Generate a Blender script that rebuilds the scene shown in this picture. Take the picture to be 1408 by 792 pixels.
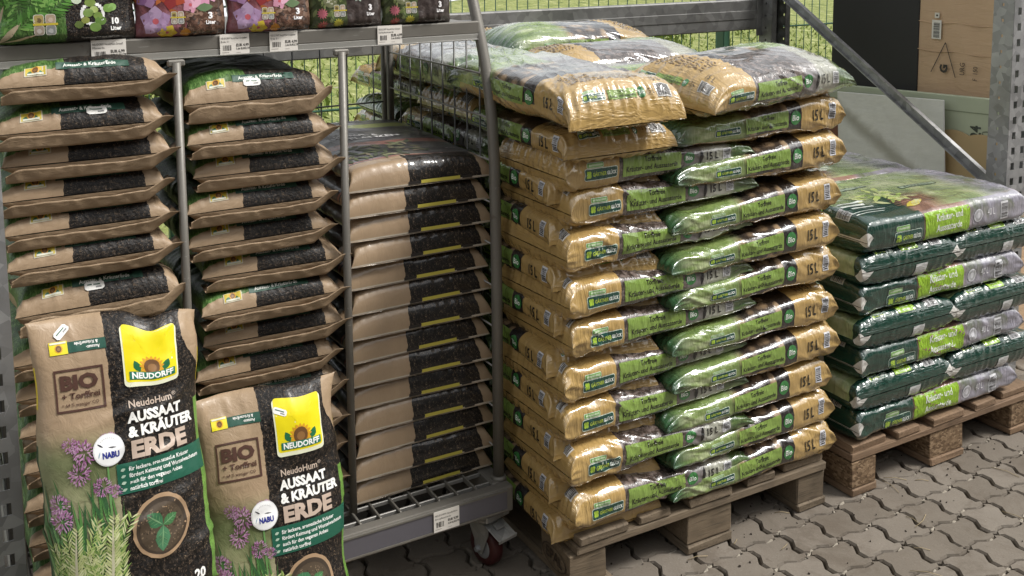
import bpy, bmesh, math, random
import numpy as np
from mathutils import Vector, Matrix, Euler
R = math.radians
random.seed(7)
for o in list(bpy.data.objects): bpy.data.objects.remove(o)
scene = bpy.context.scene
COL = scene.collection

# ------------------------------------------------------------------ camera
CAMP = dict(loc=(-1.2399, -1.8514, 1.5290), yaw=0.5039, pitch=0.1171, roll=-0.0091, f=1406.0, sx=-28.14, sy=-315.56)
def cam_axes():
    yw, pt, rl = CAMP['yaw'], CAMP['pitch'], CAMP['roll']
    r = Vector((math.cos(yw), -math.sin(yw), 0)); f = Vector((math.sin(yw)*math.cos(pt), math.cos(yw)*math.cos(pt), -math.sin(pt)))
    u = r.cross(f); c, s = math.cos(rl), math.sin(rl)
    return c*r+s*u, -s*r+c*u, f
cr, cu, cf = cam_axes()
cd = bpy.data.cameras.new('camera'); cam = bpy.data.objects.new('camera', cd); COL.objects.link(cam)
cam.matrix_world = Matrix(((cr.x, cu.x, -cf.x, CAMP['loc'][0]), (cr.y, cu.y, -cf.y, CAMP['loc'][1]), (cr.z, cu.z, -cf.z, CAMP['loc'][2]), (0, 0, 0, 1)))
cd.sensor_width = 36.0; cd.sensor_fit = 'HORIZONTAL'; cd.lens = 36.0*CAMP['f']/1408.0
cd.shift_x = -CAMP['sx']/1408.0; cd.shift_y = CAMP['sy']/1408.0
cd.clip_start = 0.05; cd.clip_end = 2000
scene.camera = cam
def to_px(p):
    d = Vector(p)-Vector(CAMP['loc']); z = d.dot(cf)
    if z < .1: return (-9999, -9999)
    return (704+CAMP['sx']+CAMP['f']*d.dot(cr)/z, 396+CAMP['sy']-CAMP['f']*d.dot(cu)/z)

# ------------------------------------------------------------------ sky, sun, exposure
SUN_EL, SUN_AZ = R(52), R(126)            # azimuth from +Y towards +X
world = bpy.data.worlds.new('World'); scene.world = world; world.use_nodes = True
wn = world.node_tree.nodes; wl = world.node_tree.links; wn.clear()
sky = wn.new('ShaderNodeTexSky'); sky.sky_type = 'NISHITA'; sky.sun_disc = False
sky.sun_elevation = SUN_EL; sky.sun_rotation = SUN_AZ; sky.dust_density = 3.0; sky.air_density = 1.0
hs = wn.new('ShaderNodeHueSaturation'); hs.inputs['Saturation'].default_value = 0.30
tint = wn.new('ShaderNodeMix'); tint.data_type = 'RGBA'; tint.blend_type = 'MULTIPLY'; tint.inputs[0].default_value = 1.0
tint.inputs[7].default_value = (0.985, 0.985, 0.965, 1)
bg = wn.new('ShaderNodeBackground'); bg.inputs['Strength'].default_value = 0.066
wo = wn.new('ShaderNodeOutputWorld')
veil = wn.new('ShaderNodeMix'); veil.data_type = 'RGBA'; veil.blend_type = 'ADD'; veil.inputs[0].default_value = 1.0; veil.inputs[7].default_value = (3.2, 3.2, 3.2, 1)   # thin even cloud
wl.new(sky.outputs[0], hs.inputs['Color']); wl.new(hs.outputs[0], veil.inputs[6]); wl.new(veil.outputs[2], tint.inputs[6]); wl.new(tint.outputs[2], bg.inputs[0]); wl.new(bg.outputs[0], wo.inputs[0])
sl = bpy.data.lights.new('sun', 'SUN'); sl.energy = 1.5; sl.angle = R(13); sl.color = (1, .975, .935)
so = bpy.data.objects.new('sun', sl); COL.objects.link(so)
sdir = Vector((math.sin(SUN_AZ)*math.cos(SUN_EL), math.cos(SUN_AZ)*math.cos(SUN_EL), math.sin(SUN_EL)))
so.rotation_euler = sdir.to_track_quat('Z', 'Y').to_euler(); so.location = (6, -4, 8)
vs = scene.view_settings; vs.view_transform = 'Standard'; vs.look = 'None'; vs.exposure = 1.22; vs.gamma = 1.0; vs.use_curve_mapping = False
scene.render.engine = 'CYCLES'

# ------------------------------------------------------------------ node helper
class Sh:
    """small expression layer over shader nodes"""
    def __init__(s, name, rough=.5, spec=.5, metal=0.0, coat=0.0):
        s.mat = bpy.data.materials.new(name); s.mat.use_nodes = True
        s.t = s.mat.node_tree; s.n = s.t.nodes; s.l = s.t.links
        s.b = s.n['Principled BSDF']
        s.b.inputs['Roughness'].default_value = rough; s.b.inputs['Metallic'].default_value = metal
        s.b.inputs['Specular IOR Level'].default_value = spec; s.b.inputs['Coat Weight'].default_value = coat
        s.b.inputs['Coat Roughness'].default_value = .10; s.b.inputs['Coat IOR'].default_value = 1.6
    def put(s, sock, v):
        if isinstance(v, bpy.types.NodeSocket): s.l.new(v, sock)
        elif isinstance(v, (tuple, list)) and sock.type == 'RGBA' and len(v) == 3: sock.default_value = (*v, 1)
        else: sock.default_value = v
    def m(s, op, a, b=0.0, c=None, clamp=False):
        n = s.n.new('ShaderNodeMath'); n.operation = op; n.use_clamp = clamp
        s.put(n.inputs[0], a); s.put(n.inputs[1], b)
        if c is not None: s.put(n.inputs[2], c)
        return n.outputs[0]
    def add(s, a, b): return s.m('ADD', a, b)
    def sub(s, a, b): return s.m('SUBTRACT', a, b)
    def mul(s, a, b): return s.m('MULTIPLY', a, b)
    def gt(s, a, b): return s.m('GREATER_THAN', a, b)
    def lt(s, a, b): return s.m('LESS_THAN', a, b)
    def band(s, x, a, b): return s.mul(s.gt(x, a), s.lt(x, b))
    def sstep(s, x, a, b):
        n = s.n.new('ShaderNodeMapRange'); n.interpolation_type = 'SMOOTHSTEP'
        s.put(n.inputs[0], x); n.inputs[1].default_value = a; n.inputs[2].default_value = b
        return n.outputs[0]
    def mix(s, f, a, b, mode='MIX'):
        n = s.n.new('ShaderNodeMix'); n.data_type = 'RGBA'; n.blend_type = mode
        s.put(n.inputs[0], f); s.put(n.inputs[6], a); s.put(n.inputs[7], b)
        return n.outputs[2]
    def uv(s):
        n = s.n.new('ShaderNodeUVMap'); sp = s.n.new('ShaderNodeSeparateXYZ'); s.l.new(n.outputs[0], sp.inputs[0])
        return n.outputs[0], sp.outputs[0], sp.outputs[1]
    def obj(s):
        n = s.n.new('ShaderNodeTexCoord'); return n.outputs['Object']
    def pos(s):
        n = s.n.new('ShaderNodeNewGeometry'); return n.outputs['Position']
    def rnd(s):
        n = s.n.new('ShaderNodeObjectInfo'); return n.outputs['Random']
    def attr(s, name):
        n = s.n.new('ShaderNodeAttribute'); n.attribute_name = name; return n.outputs['Color']
    def sep(s, v):
        sp = s.n.new('ShaderNodeSeparateXYZ'); s.l.new(v, sp.inputs[0]); return sp.outputs
    def vmap(s, v, scale=(1, 1, 1), loc=(0, 0, 0), rot=(0, 0, 0)):
        n = s.n.new('ShaderNodeMapping'); s.l.new(v, n.inputs[0])
        s.put(n.inputs[1], loc); n.inputs[2].default_value = rot; n.inputs[3].default_value = scale
        return n.outputs[0]
    def comb(s, x, y, z=0.0):
        n = s.n.new('ShaderNodeCombineXYZ'); s.put(n.inputs[0], x); s.put(n.inputs[1], y); s.put(n.inputs[2], z); return n.outputs[0]
    def noise(s, v, scale, det=4.0, rough=.55, dist=0.0, color=False):
        n = s.n.new('ShaderNodeTexNoise'); s.l.new(v, n.inputs['Vector']); n.inputs['Scale'].default_value = scale
        n.inputs['Detail'].default_value = det; n.inputs['Roughness'].default_value = rough; n.inputs['Distortion'].default_value = dist
        return n.outputs[1] if color else n.outputs[0]
    def vor(s, v, scale, feat='F1', out=0, rand=1.0):
        n = s.n.new('ShaderNodeTexVoronoi'); n.feature = feat; s.l.new(v, n.inputs['Vector']); n.inputs['Scale'].default_value = scale
        n.inputs['Randomness'].default_value = rand
        return n.outputs[out]
    def ramp(s, f, stops, interp='LINEAR'):
        n = s.n.new('ShaderNodeValToRGB'); s.put(n.inputs[0], f); e = n.color_ramp.elements; n.color_ramp.interpolation = interp
        while len(e) < len(stops): e.new(.5)
        for k, (p, c) in enumerate(stops): e[k].position = p; e[k].color = (*c, 1)
        return n.outputs[0]
    def bump(s, h, strength=.3, dist=.002):
        n = s.n.new('ShaderNodeBump'); n.inputs['Strength'].default_value = strength; n.inputs['Distance'].default_value = dist
        s.put(n.inputs['Height'], h); s.l.new(n.outputs[0], s.b.inputs['Normal']); return n
    def color(s, c): s.put(s.b.inputs['Base Color'], c)
    def rough(s, c): s.put(s.b.inputs['Roughness'], c)

# ------------------------------------------------------------------ numpy gradient noise
_rs = np.random.RandomState(11); _perm = np.tile(_rs.permutation(256), 3); _ang = _rs.rand(256)*2*np.pi
def pn(x, y, seed=0):
    x = np.asarray(x, float); y = np.asarray(y, float)
    xi = np.floor(x).astype(int); yi = np.floor(y).astype(int); xf = x-xi; yf = y-yi
    u = xf*xf*xf*(xf*(xf*6-15)+10); v = yf*yf*yf*(yf*(yf*6-15)+10)
    def g(ix, iy, dx, dy):
        h = _perm[(_perm[(ix+seed*37) & 255]+iy+seed*17) & 255]; a = _ang[h & 255]
        return np.cos(a)*dx+np.sin(a)*dy
    n00 = g(xi, yi, xf, yf); n10 = g(xi+1, yi, xf-1, yf); n01 = g(xi, yi+1, xf, yf-1); n11 = g(xi+1, yi+1, xf-1, yf-1)
    return ((n00*(1-u)+n10*u)*(1-v)+(n01*(1-u)+n11*u)*v)*1.5
def ridge(x, y, seed=0):
    return (1-np.abs(pn(x, y, seed))*2.6).clip(0, 1)**1.5
def sst(x, a, b):
    t = np.clip((x-a)/(b-a), 0, 1); return t*t*(3-2*t)

# ------------------------------------------------------------------ object helpers
def link(o, parent=None):
    COL.objects.link(o)
    if parent is not None: o.parent = parent
    return o
def tag(o, label=None, cat=None, group=None, kind=None):
    if label: o['label'] = label
    if cat: o['category'] = cat
    if group: o['group'] = group
    if kind: o['kind'] = kind
    return o
def empty(name, loc=(0, 0, 0), rz=0):
    o = bpy.data.objects.new(name, None); o.empty_display_size = .05; o.location = loc; o.rotation_euler = (0, 0, rz); return link(o)
def mesh_np(name, V, F, mats, uv=None, col=None, smooth=False):
    """V (n,3); F list/array of faces; uv per vertex; col per vertex rgba"""
    me = bpy.data.meshes.new(name)
    V = np.asarray(V, float)
    if isinstance(F, np.ndarray):
        nf, k = F.shape
        me.vertices.add(len(V)); me.vertices.foreach_set('co', V.ravel())
        me.loops.add(nf*k); me.loops.foreach_set('vertex_index', F.ravel().astype(np.int32))
        me.polygons.add(nf); me.polygons.foreach_set('loop_start', np.arange(0, nf*k, k, dtype=np.int32))
        me.update(calc_edges=True)
    else:
        me.from_pydata([tuple(v) for v in V], [], [list(f) for f in F]); me.update()
    if uv is not None:
        lay = me.uv_layers.new(name='UVMap'); li = np.empty(len(me.loops), np.int32); me.loops.foreach_get('vertex_index', li)
        lay.data.foreach_set('uv', np.asarray(uv, float)[li].ravel())
    if col is not None:
        at = me.color_attributes.new('Col', 'FLOAT_COLOR', 'POINT'); at.data.foreach_set('color', np.asarray(col, float).ravel())
    for m in (mats if isinstance(mats, (list, tuple)) else [mats]): me.materials.append(m)
    if smooth: me.polygons.foreach_set('use_smooth', np.ones(len(me.polygons), bool))
    me.validate()
    return me
def ob(name, me, parent=None, loc=(0, 0, 0), rot=(0, 0, 0)):
    o = bpy.data.objects.new(name, me); o.location = loc; o.rotation_euler = rot; return link(o, parent)
class MB:
    """collects bevelled boxes / tubes / prisms in one bmesh"""
    def __init__(s): s.bm = bmesh.new()
    def box(s, c, d, rot=None, bev=0.0, seg=1):
        if bev <= 0:
            M = Euler(rot).to_matrix() if rot is not None else None; vs_ = []
            for k in range(8):
                p = Vector(((k & 1)-.5, ((k >> 1) & 1)-.5, (k >> 2)-.5)); p = Vector((p.x*d[0], p.y*d[1], p.z*d[2]))
                vs_.append(s.bm.verts.new((M @ p if M else p)+Vector(c)))
            for f in ((0, 2, 3, 1), (4, 5, 7, 6), (0, 1, 5, 4), (2, 6, 7, 3), (0, 4, 6, 2), (1, 3, 7, 5)): s.bm.faces.new([vs_[i] for i in f])
            return vs_
        r = bmesh.ops.create_cube(s.bm, size=1.0); vs_ = r['verts']
        for v in vs_: v.co = Vector((v.co.x*d[0], v.co.y*d[1], v.co.z*d[2]))
        if bev > 0:
            es = list({e for v in vs_ for e in v.link_edges})
            rr = bmesh.ops.bevel(s.bm, geom=es, offset=bev, segments=seg, affect='EDGES', profile=.5)
            vs_ = list({v for f in rr['faces'] for v in f.verts} | {v for v in vs_ if v.is_valid})
        M = Matrix.Translation(Vector(c))
        if rot is not None: M = M @ Euler(rot).to_matrix().to_4x4()
        for v in vs_: v.co = M @ v.co
        return vs_
    def tube(s, pts, r, n=8, cap=True):
        pts = [Vector(p) for p in pts]; rings = []
        rr = r if isinstance(r, (list, tuple)) else [r]*len(pts)
        prev = None
        for i, p in enumerate(pts):
            d = (pts[min(i+1, len(pts)-1)]-pts[max(i-1, 0)]).normalized()
            if prev is None:
                a = Vector((0, 0, 1)) if abs(d.z) < .9 else Vector((1, 0, 0)); x = d.cross(a).normalized()
            else: x = (prev-d*prev.dot(d)).normalized()
            prev = x; y = d.cross(x)
            rings.append([s.bm.verts.new(p+(x*math.cos(2*math.pi*k/n)+y*math.sin(2*math.pi*k/n))*rr[i]) for k in range(n)])
        for a, b in zip(rings, rings[1:]):
            for k in range(n):
                f = s.bm.faces.new((a[k], a[(k+1) % n], b[(k+1) % n], b[k])); f.smooth = True
        if cap:
            s.bm.faces.new(rings[0][::-1]); s.bm.faces.new(rings[-1])
    def prism(s, poly, z0, z1):
        a = [s.bm.verts.new((x, y, z0)) for x, y in poly]; b = [s.bm.verts.new((x, y, z1)) for x, y in poly]
        s.bm.faces.new(a[::-1]); s.bm.faces.new(b); n = len(poly)
        for k in range(n): s.bm.faces.new((a[k], a[(k+1) % n], b[(k+1) % n], b[k]))
    def lathe(s, prof, axis='x', n=20, c=(0, 0, 0)):
        rings = []
        for (t, r) in prof:
            ring = []
            for k in range(n):
                a = 2*math.pi*k/n; u, v = r*math.cos(a), r*math.sin(a)
                p = {'x': (t, u, v), 'y': (u, t, v), 'z': (u, v, t)}[axis]
                ring.append(s.bm.verts.new(Vector(p)+Vector(c)))
            rings.append(ring)
        for a, b in zip(rings, rings[1:]):
            for k in range(n): s.bm.faces.new((a[k], a[(k+1) % n], b[(k+1) % n], b[k])).smooth = True
        s.bm.faces.new(rings[0]); s.bm.faces.new(rings[-1][::-1])
    def mesh(s, name, mat):
        bmesh.ops.recalc_face_normals(s.bm, faces=s.bm.faces[:])
        me = bpy.data.meshes.new(name); s.bm.to_mesh(me); s.bm.free()
        for m in (mat if isinstance(mat, (list, tuple)) else [mat]): me.materials.append(m)
        return me
    def build(s, name, mat, parent=None, loc=(0, 0, 0), rot=(0, 0, 0)):
        return ob(name, s.mesh(name, mat), parent, loc, rot)

# ------------------------------------------------------------------ lettering as flat meshes
_tc = {}
def text2d(txt, bold=0.0):
    key = (txt, bold)
    if key in _tc: return _tc[key]
    def grab(t):
        cu_ = bpy.data.curves.new('t', 'FONT'); cu_.body = t; cu_.size = 1.0; cu_.offset = bold; cu_.resolution_u = 2; cu_.fill_mode = 'FRONT'
        o = bpy.data.objects.new('t', cu_); COL.objects.link(o)
        bpy.context.view_layer.update()
        me = o.to_mesh()
        V = np.array([v.co[:2] for v in me.vertices]).reshape(-1, 2); me.calc_loop_triangles()
        T = np.array([t_.vertices[:] for t_ in me.loop_triangles], int).reshape(-1, 3)
        o.to_mesh_clear(); bpy.data.objects.remove(o); bpy.data.curves.remove(cu_); return V, T
    if 'capH' not in _tc: _tc['capH'] = grab('H')[0][:, 1].max()
    V, T = grab(txt); V = V/_tc['capH']
    if len(V): V[:, 0] -= (V[:, 0].min()+V[:, 0].max())/2
    _tc[key] = (V, T); return V, T
def tri_split(V, T, maxlen):
    """split long triangle edges so flat print can follow a bent surface"""
    V = [tuple(v) for v in V]; T = [tuple(t) for t in T]
    for _ in range(7):
        out = []; mid = {}; changed = False
        for t in T:
            ls = [((V[t[i]][0]-V[t[(i+1) % 3]][0])**2+(V[t[i]][1]-V[t[(i+1) % 3]][1])**2, i) for i in range(3)]
            l, i = max(ls)
            if l > maxlen*maxlen:
                a, b, c = t[i], t[(i+1) % 3], t[(i+2) % 3]; k = (min(a, b), max(a, b))
                if k not in mid: mid[k] = len(V); V.append(((V[a][0]+V[b][0])/2, (V[a][1]+V[b][1])/2))
                mm = mid[k]; out += [(a, mm, c), (mm, b, c)]; changed = True
            else: out.append(t)
        T = out
        if not changed: break
    return np.array(V), np.array(T, int)

class Art:
    """flat print laid on a surface: pieces in local (tx,ty) metres with colour and layer"""
    def __init__(s, maxlen=.006): s.V = []; s.T = []; s.C = []; s.Z = []; s.n = 0; s.maxlen = maxlen
    def raw(s, V, T, col, z):
        V, T = tri_split(V, T, s.maxlen)
        s.V.append(V); s.T.append(T+s.n); s.C.append(np.tile((*col, 1), (len(V), 1))); s.Z.append(np.full(len(V), z)); s.n += len(V)
    def text(s, txt, x, y, h, col, wid=1.0, bold=0.02, z=3, align='c', rot=0.0, fit=None):
        V, T = text2d(txt, bold); V = V*h; V[:, 0] *= wid
        if fit:  V[:, 0] *= fit/max(1e-6, V[:, 0].max()-V[:, 0].min())
        if align == 'l': V = V-np.array([V[:, 0].min(), 0])
        c, q = math.cos(rot), math.sin(rot); V = np.stack([V[:, 0]*c-V[:, 1]*q+x, V[:, 0]*q+V[:, 1]*c+y], 1)
        s.raw(V, T, col, z)
    def poly(s, P, col, z=1, cen=None):
        P = np.array(P, float); c = P.mean(0) if cen is None else np.array(cen); n = len(P)
        s.raw(np.vstack([P, c]), np.array([(k, (k+1) % n, n) for k in range(n)]), col, z)
    def rect(s, x0, y0, x1, y1, col, z=1): s.raw(np.array([(x0, y0), (x1, y0), (x1, y1), (x0, y1)], float), np.array([(0, 1, 2), (0, 2, 3)]), col, z)
    def rrect(s, x0, y0, x1, y1, r, col, z=1):
        P = []
        for cx, cy, a0 in ((x1-r, y1-r, 0), (x0+r, y1-r, 90), (x0+r, y0+r, 180), (x1-r, y0+r, 270)):
            P += [(cx+r*math.cos(R(a0+a)), cy+r*math.sin(R(a0+a))) for a in (0, 30, 60, 90)]
        s.poly(P, col, z)
    def frame(s, x0, y0, x1, y1, w, col, z=1):
        s.rect(x0, y0, x1, y0+w, col, z); s.rect(x0, y1-w, x1, y1, col, z); s.rect(x0, y0+w, x0+w, y1-w, col, z); s.rect(x1-w, y0+w, x1, y1-w, col, z)
    def disc(s, x, y, r, col, z=1, n=20, ry=None, wob=0.0, seed=0):
        rn = random.Random(seed); ry = ry or r
        s.poly([(x+r*(1+wob*rn.uniform(-1, 1))*math.cos(2*math.pi*k/n), y+ry*(1+wob*rn.uniform(-1, 1))*math.sin(2*math.pi*k/n)) for k in range(n)], col, z, (x, y))
    def leaf(s, x, y, l, w, ang, col, z=1, tip=.5):
        c, q = math.cos(ang), math.sin(ang)
        P = [(0, 0), (.25, .38), (tip, .5), (.8, .28), (1, 0), (.8, -.28), (tip, -.5), (.25, -.38)]
        s.poly([(x+c*a*l-q*b*w, y+q*a*l+c*b*w) for a, b in P], col, z)
    def bars(s, x0, y0, x1, y1, col=(.03, .03, .035), z=3, seed=1, vert=True):
        rn = random.Random(seed); p = 0; d = (x1-x0) if vert else (y1-y0)
        while p < d-.0012:
            w = rn.choice([.0008, .0014, .0022]); w = min(w, d-p)
            if vert: s.rect(x0+p, y0, x0+p+w, y1, col, z)
            else: s.rect(x0, y0+p, x1, y0+p+w, col, z)
            p += w+rn.choice([.0009, .0013, .0018])
    def clusters(s, gap=.02):
        B = [(v.min(0)-gap/2, v.max(0)+gap/2) for v in s.V]; n = len(B); par = list(range(n))
        def fd(k):
            while par[k] != k: k = par[k]
            return k
        for i in range(n):
            for k in range(i):
                if (B[i][0] < B[k][1]).all() and (B[k][0] < B[i][1]).all(): par[fd(i)] = fd(k)
        out = {}; off = np.cumsum([0]+[len(v) for v in s.V])
        for i in range(n):
            a = out.setdefault(fd(i), Art(s.maxlen)); a.V.append(s.V[i]); a.T.append(s.T[i]-off[i]+a.n); a.C.append(s.C[i]); a.Z.append(s.Z[i]); a.n += len(s.V[i])
        return list(out.values())
    def data(s): return np.vstack(s.V), np.vstack(s.T), np.vstack(s.C), np.concatenate(s.Z)
    def flat(s, name, mat, step=.0005, base=.0004, plane='xz', parent=None, loc=(0, 0, 0), rot=(0, 0, 0)):
        V, T, C, Z = s.data(); h = base+Z*step
        P = {'xz': np.stack([V[:, 0], -h, V[:, 1]], 1), 'xy': np.stack([V[:, 0], V[:, 1], h], 1)}[plane]
        return ob(name, mesh_np(name, P, T, mat, col=C), parent, loc, rot)

# ------------------------------------------------------------------ plain materials
def mat_print(name, rough=.3, coat=.0, spec=.5):
    s = Sh(name, rough, spec, coat=coat); s.color(s.attr('Col')); return s.mat
PRINT_GLOSS = mat_print('print_on_film', .26, .25)
PRINT_MATTE = mat_print('print_on_paper', .55)
def mat_plain(name, col, rough=.5, metal=0, var=.12, scale=30, bump=0):
    s = Sh(name, rough, .5, metal); n = s.noise(s.obj(), scale, 5)
    s.color(s.mix(n, tuple(c*(1-var) for c in col), tuple(min(1, c*(1+var)) for c in col)))
    if bump: s.bump(s.noise(s.obj(), scale*4, 4), bump, .001)
    return s.mat
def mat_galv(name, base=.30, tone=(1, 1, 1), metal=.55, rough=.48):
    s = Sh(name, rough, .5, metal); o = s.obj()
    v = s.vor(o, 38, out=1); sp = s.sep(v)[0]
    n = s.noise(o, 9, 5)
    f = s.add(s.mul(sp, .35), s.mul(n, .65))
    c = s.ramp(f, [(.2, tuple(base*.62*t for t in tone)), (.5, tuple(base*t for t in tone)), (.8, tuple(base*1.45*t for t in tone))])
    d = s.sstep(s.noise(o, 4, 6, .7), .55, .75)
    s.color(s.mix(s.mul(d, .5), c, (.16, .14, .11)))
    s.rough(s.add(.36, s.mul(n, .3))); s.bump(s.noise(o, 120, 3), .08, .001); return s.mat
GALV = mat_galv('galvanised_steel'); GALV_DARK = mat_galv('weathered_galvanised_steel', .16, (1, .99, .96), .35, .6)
TROLLEY = None
def mat_trolley():
    s = Sh('grey_powder_coat', .42, .5, .25); o = s.obj(); n = s.noise(o, 14, 6, .6); fine = s.noise(o, 160, 2)
    c = s.mix(n, (.135, .124, .106), (.200, .188, .165))
    sc = s.sstep(s.noise(s.vmap(o, (6, 90, 90)), 3, 4), .66, .72)
    ru = s.sstep(s.noise(o, 21, 6, .75), .62, .72); c = s.mix(s.mul(ru, .55), c, (.085, .060, .042)); s.color(s.mix(s.mul(sc, .45), c, (.36, .35, .33))); s.rough(s.add(.34, s.mul(fine, .25))); return s.mat
TROLLEY = mat_trolley()
WIRE = mat_plain('dark_wire', (.10, .10, .095), .42, .5)
def mat_wood(name, a, b, dark, axis=0, sc=1.0):
    s = Sh(name, .78, .3); o = s.obj(); r = s.rnd()
    st = [(2.2, 38, 38), (38, 2.2, 38), (38, 38, 2.2)][axis]
    v = s.vmap(o, st, s.comb(s.mul(r, 13), s.mul(r, 7.7), s.mul(r, 5.1)))
    g = s.noise(v, 1.6*sc, 6, .65, .6); f = s.noise(v, 7*sc, 3)
    big = s.noise(o, 7, 4)
    c = s.mix(g, a, b); c = s.mix(s.mul(s.sstep(f, .52, .72), .55), c, dark); c = s.mix(s.mul(s.sstep(big, .5, .78), .5), c, dark)
    c = s.mix(.55, c, s.mix(r, (.62, .62, .62), (1.15, 1.1, 1.02)), 'MULTIPLY')
    s.color(c); s.bump(s.add(g, s.mul(f, .6)), .55, .003); return s.mat
W_OLD = mat_wood('old_grey_wood', (.105, .080, .055), (.22, .17, .115), (.03, .024, .019))
W_OLDY = mat_wood('old_grey_board', (.115, .088, .060), (.23, .18, .125), (.03, .024, .019), 1)
W_NEW = mat_wood('brown_wood', (.150, .095, .058), (.27, .185, .12), (.055, .036, .025))
W_NEWY = mat_wood('brown_board', (.145, .092, .058), (.26, .18, .115), (.05, .034, .024), 1)
def mat_chip():
    s = Sh('pressed_chip_block', .85, .25); o = s.obj(); v = s.vmap(o, (1, 1, 1.8)); k = s.vor(v, 110, out=1); g = s.sep(k)
    c = s.ramp(g[0], [(0, (.09, .056, .032)), (.4, (.155, .10, .057)), (.75, (.215, .145, .085)), (1, (.30, .21, .13))])
    d = s.sstep(s.noise(o, 16, 4), .5, .8); s.color(s.mix(s.mul(d, .5), c, (.09, .055, .03)))
    s.bump(g[1], .7, .003); return s.mat
CHIP = mat_chip()
DARKHOLE = mat_plain('shadowed_slot', (.012, .012, .012), .9)

# ------------------------------------------------------------------ paving
def mat_paver():
    s = Sh('concrete_paver', .82, .3); o = s.pos(); r = s.rnd()
    n = s.noise(o, 9, 5, .6); f = s.noise(o, 210, 3, .7); g = s.noise(o, 46, 4, .65)
    c = s.mix(n, (.130, .112, .092), (.198, .173, .144))
    c = s.mix(s.mul(s.sstep(g, .52, .75), .45), c, (.15, .125, .10))
    c = s.mix(s.mul(s.sstep(f, .60, .72), .55), c, (.27, .245, .215)); c = s.mix(s.mul(s.sstep(f, .42, .32), .6), c, (.11, .095, .08))
    c = s.mix(.85, c, s.mix(r, (.80, .77, .73), (1.12, 1.11, 1.10)), 'MULTIPLY')
    dirt = s.sstep(s.noise(o, 4.3, 6, .75, .5), .50, .66); c = s.mix(s.mul(dirt, .6), c, (.095, .075, .056)); blot = s.sstep(s.noise(o, 23, 3, .5), .68, .74); c = s.mix(s.mul(blot, .5), c, (.07, .055, .042))
    s.color(c); s.bump(s.add(s.mul(f, .7), g), .45, .0018); return s.mat
PAVER = mat_paver()
s = Sh('joint_sand', .95, .2); o_ = s.pos(); n_ = s.noise(o_, 60, 5)
s.color(s.mix(n_, (.035, .028, .021), (.12, .098, .074))); s.bump(s.noise(o_, 300, 3), .6, .003); SAND = s.mat
s = Sh('crumbled_mortar', .95, .2); o_ = s.pos(); s.color(s.mix(s.noise(o_, 70, 5), (.19, .165, .13), (.40, .36, .30))); s.bump(s.noise(o_, 240, 4), .7, .003); MORTAR = s.mat

me = mesh_np('pavement', [(-3.2, -4, -.0135), (3.9, -4, -.0135), (3.9, 1.62, -.0135), (-3.2, 1.62, -.0135)], [(0, 1, 2, 3)], SAND)
pave = tag(ob('pavement', me), 'grey wavy interlocking concrete paving under the pallets', kind='structure')
PE1 = np.array([.1158, .0068]); PE2 = np.array([.0098, -.1003]); PO = np.array([.823, -.126])
def wave(t): return np.clip(1.45*np.sin(2*np.pi*t), -1, 1)
def paver_outline(inset, jit=0):
    rn = np.random.RandomState(jit); t = np.linspace(0, 1, 9)[:-1]; a = .0078
    g1 = inset*.75; g2 = inset*1.15   # joint half widths on the two families
    pts = []
    def P(u, v): return u*PE1+v*PE2
    nX = np.array([-PE1[1], PE1[0]])/np.linalg.norm(PE1); nY = np.array([PE2[1], -PE2[0]])/np.linalg.norm(PE2)  # nY points to -X
    for k in t: pts.append(P(k, 0)+nX*(a*wave(k)-g1))                 # far edge
    for k in t: pts.append(P(1, k)+np.array([1, 0])*(a*1.25*wave(k)-g2))
    for k in t: pts.append(P(1-k, 1)+nX*(a*wave(1-k)+g1))
    for k in t: pts.append(P(0, 1-k)+np.array([1, 0])*(a*1.25*wave(1-k)+g2))
    pts = np.array(pts); c = P(.5, .5); q = pts-c
    # keep corners from crossing
    for i in (0, 8, 16, 24): pts[i] = c+q[i]*(1-inset/.09)
    pts += rn.uniform(-.0007, .0007, pts.shape)
    return pts-c
def paver_mesh(seed):
    o1 = paver_outline(.0032, seed); o2 = paver_outline(.0068, seed); n = len(o1)
    V = [(*p, -.03) for p in o1]+[(*p, -.0055) for p in o1]+[(*p, 0) for p in o2]
    F = [tuple(range(2*n, 3*n))[::-1]]
    for k in range(n):
        k2 = (k+1) % n; F += [(k2, k, n+k, n+k2), (n+k2, n+k, 2*n+k, 2*n+k2)]
    me_ = mesh_np('paver', V, F, PAVER)
    bm = bmesh.new(); bm.from_mesh(me_); bmesh.ops.recalc_face_normals(bm, faces=bm.faces[:]); bm.to_mesh(me_); bm.free()
    return me_
PM = [paver_mesh(k) for k in range(6)]
cand = []
for i in range(-36, 27):
    for j in range(-18, 26):
        c = PO+PE1*(i+.5)+PE2*(j+.5)
        if not (-3.1 < c[0] < 3.8 and -3.0 < c[1] < 1.55): continue
        px = to_px((c[0], c[1], 0)); inv = -60 < px[0] < 1470 and 560 < px[1] < 850
        hid = (c[0] < -.5) or (c[1] > .45) or (0 < c[0] < .8 and c[1] > .25) or (.88 < c[0] < 1.7 and c[1] > .25)
        cand.append((0 if (inv and not hid) else 1, -px[1] if inv else 9999, c))
cand.sort(key=lambda a: (a[0], a[1]))
rn = random.Random(3); RV = []; RF = []; nR = 0
PMD = []
for m_ in PM:
    m_.calc_loop_triangles(); PMD.append((np.array([v.co[:] for v in m_.vertices]), np.array([t.vertices[:] for t in m_.loop_triangles])))
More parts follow.
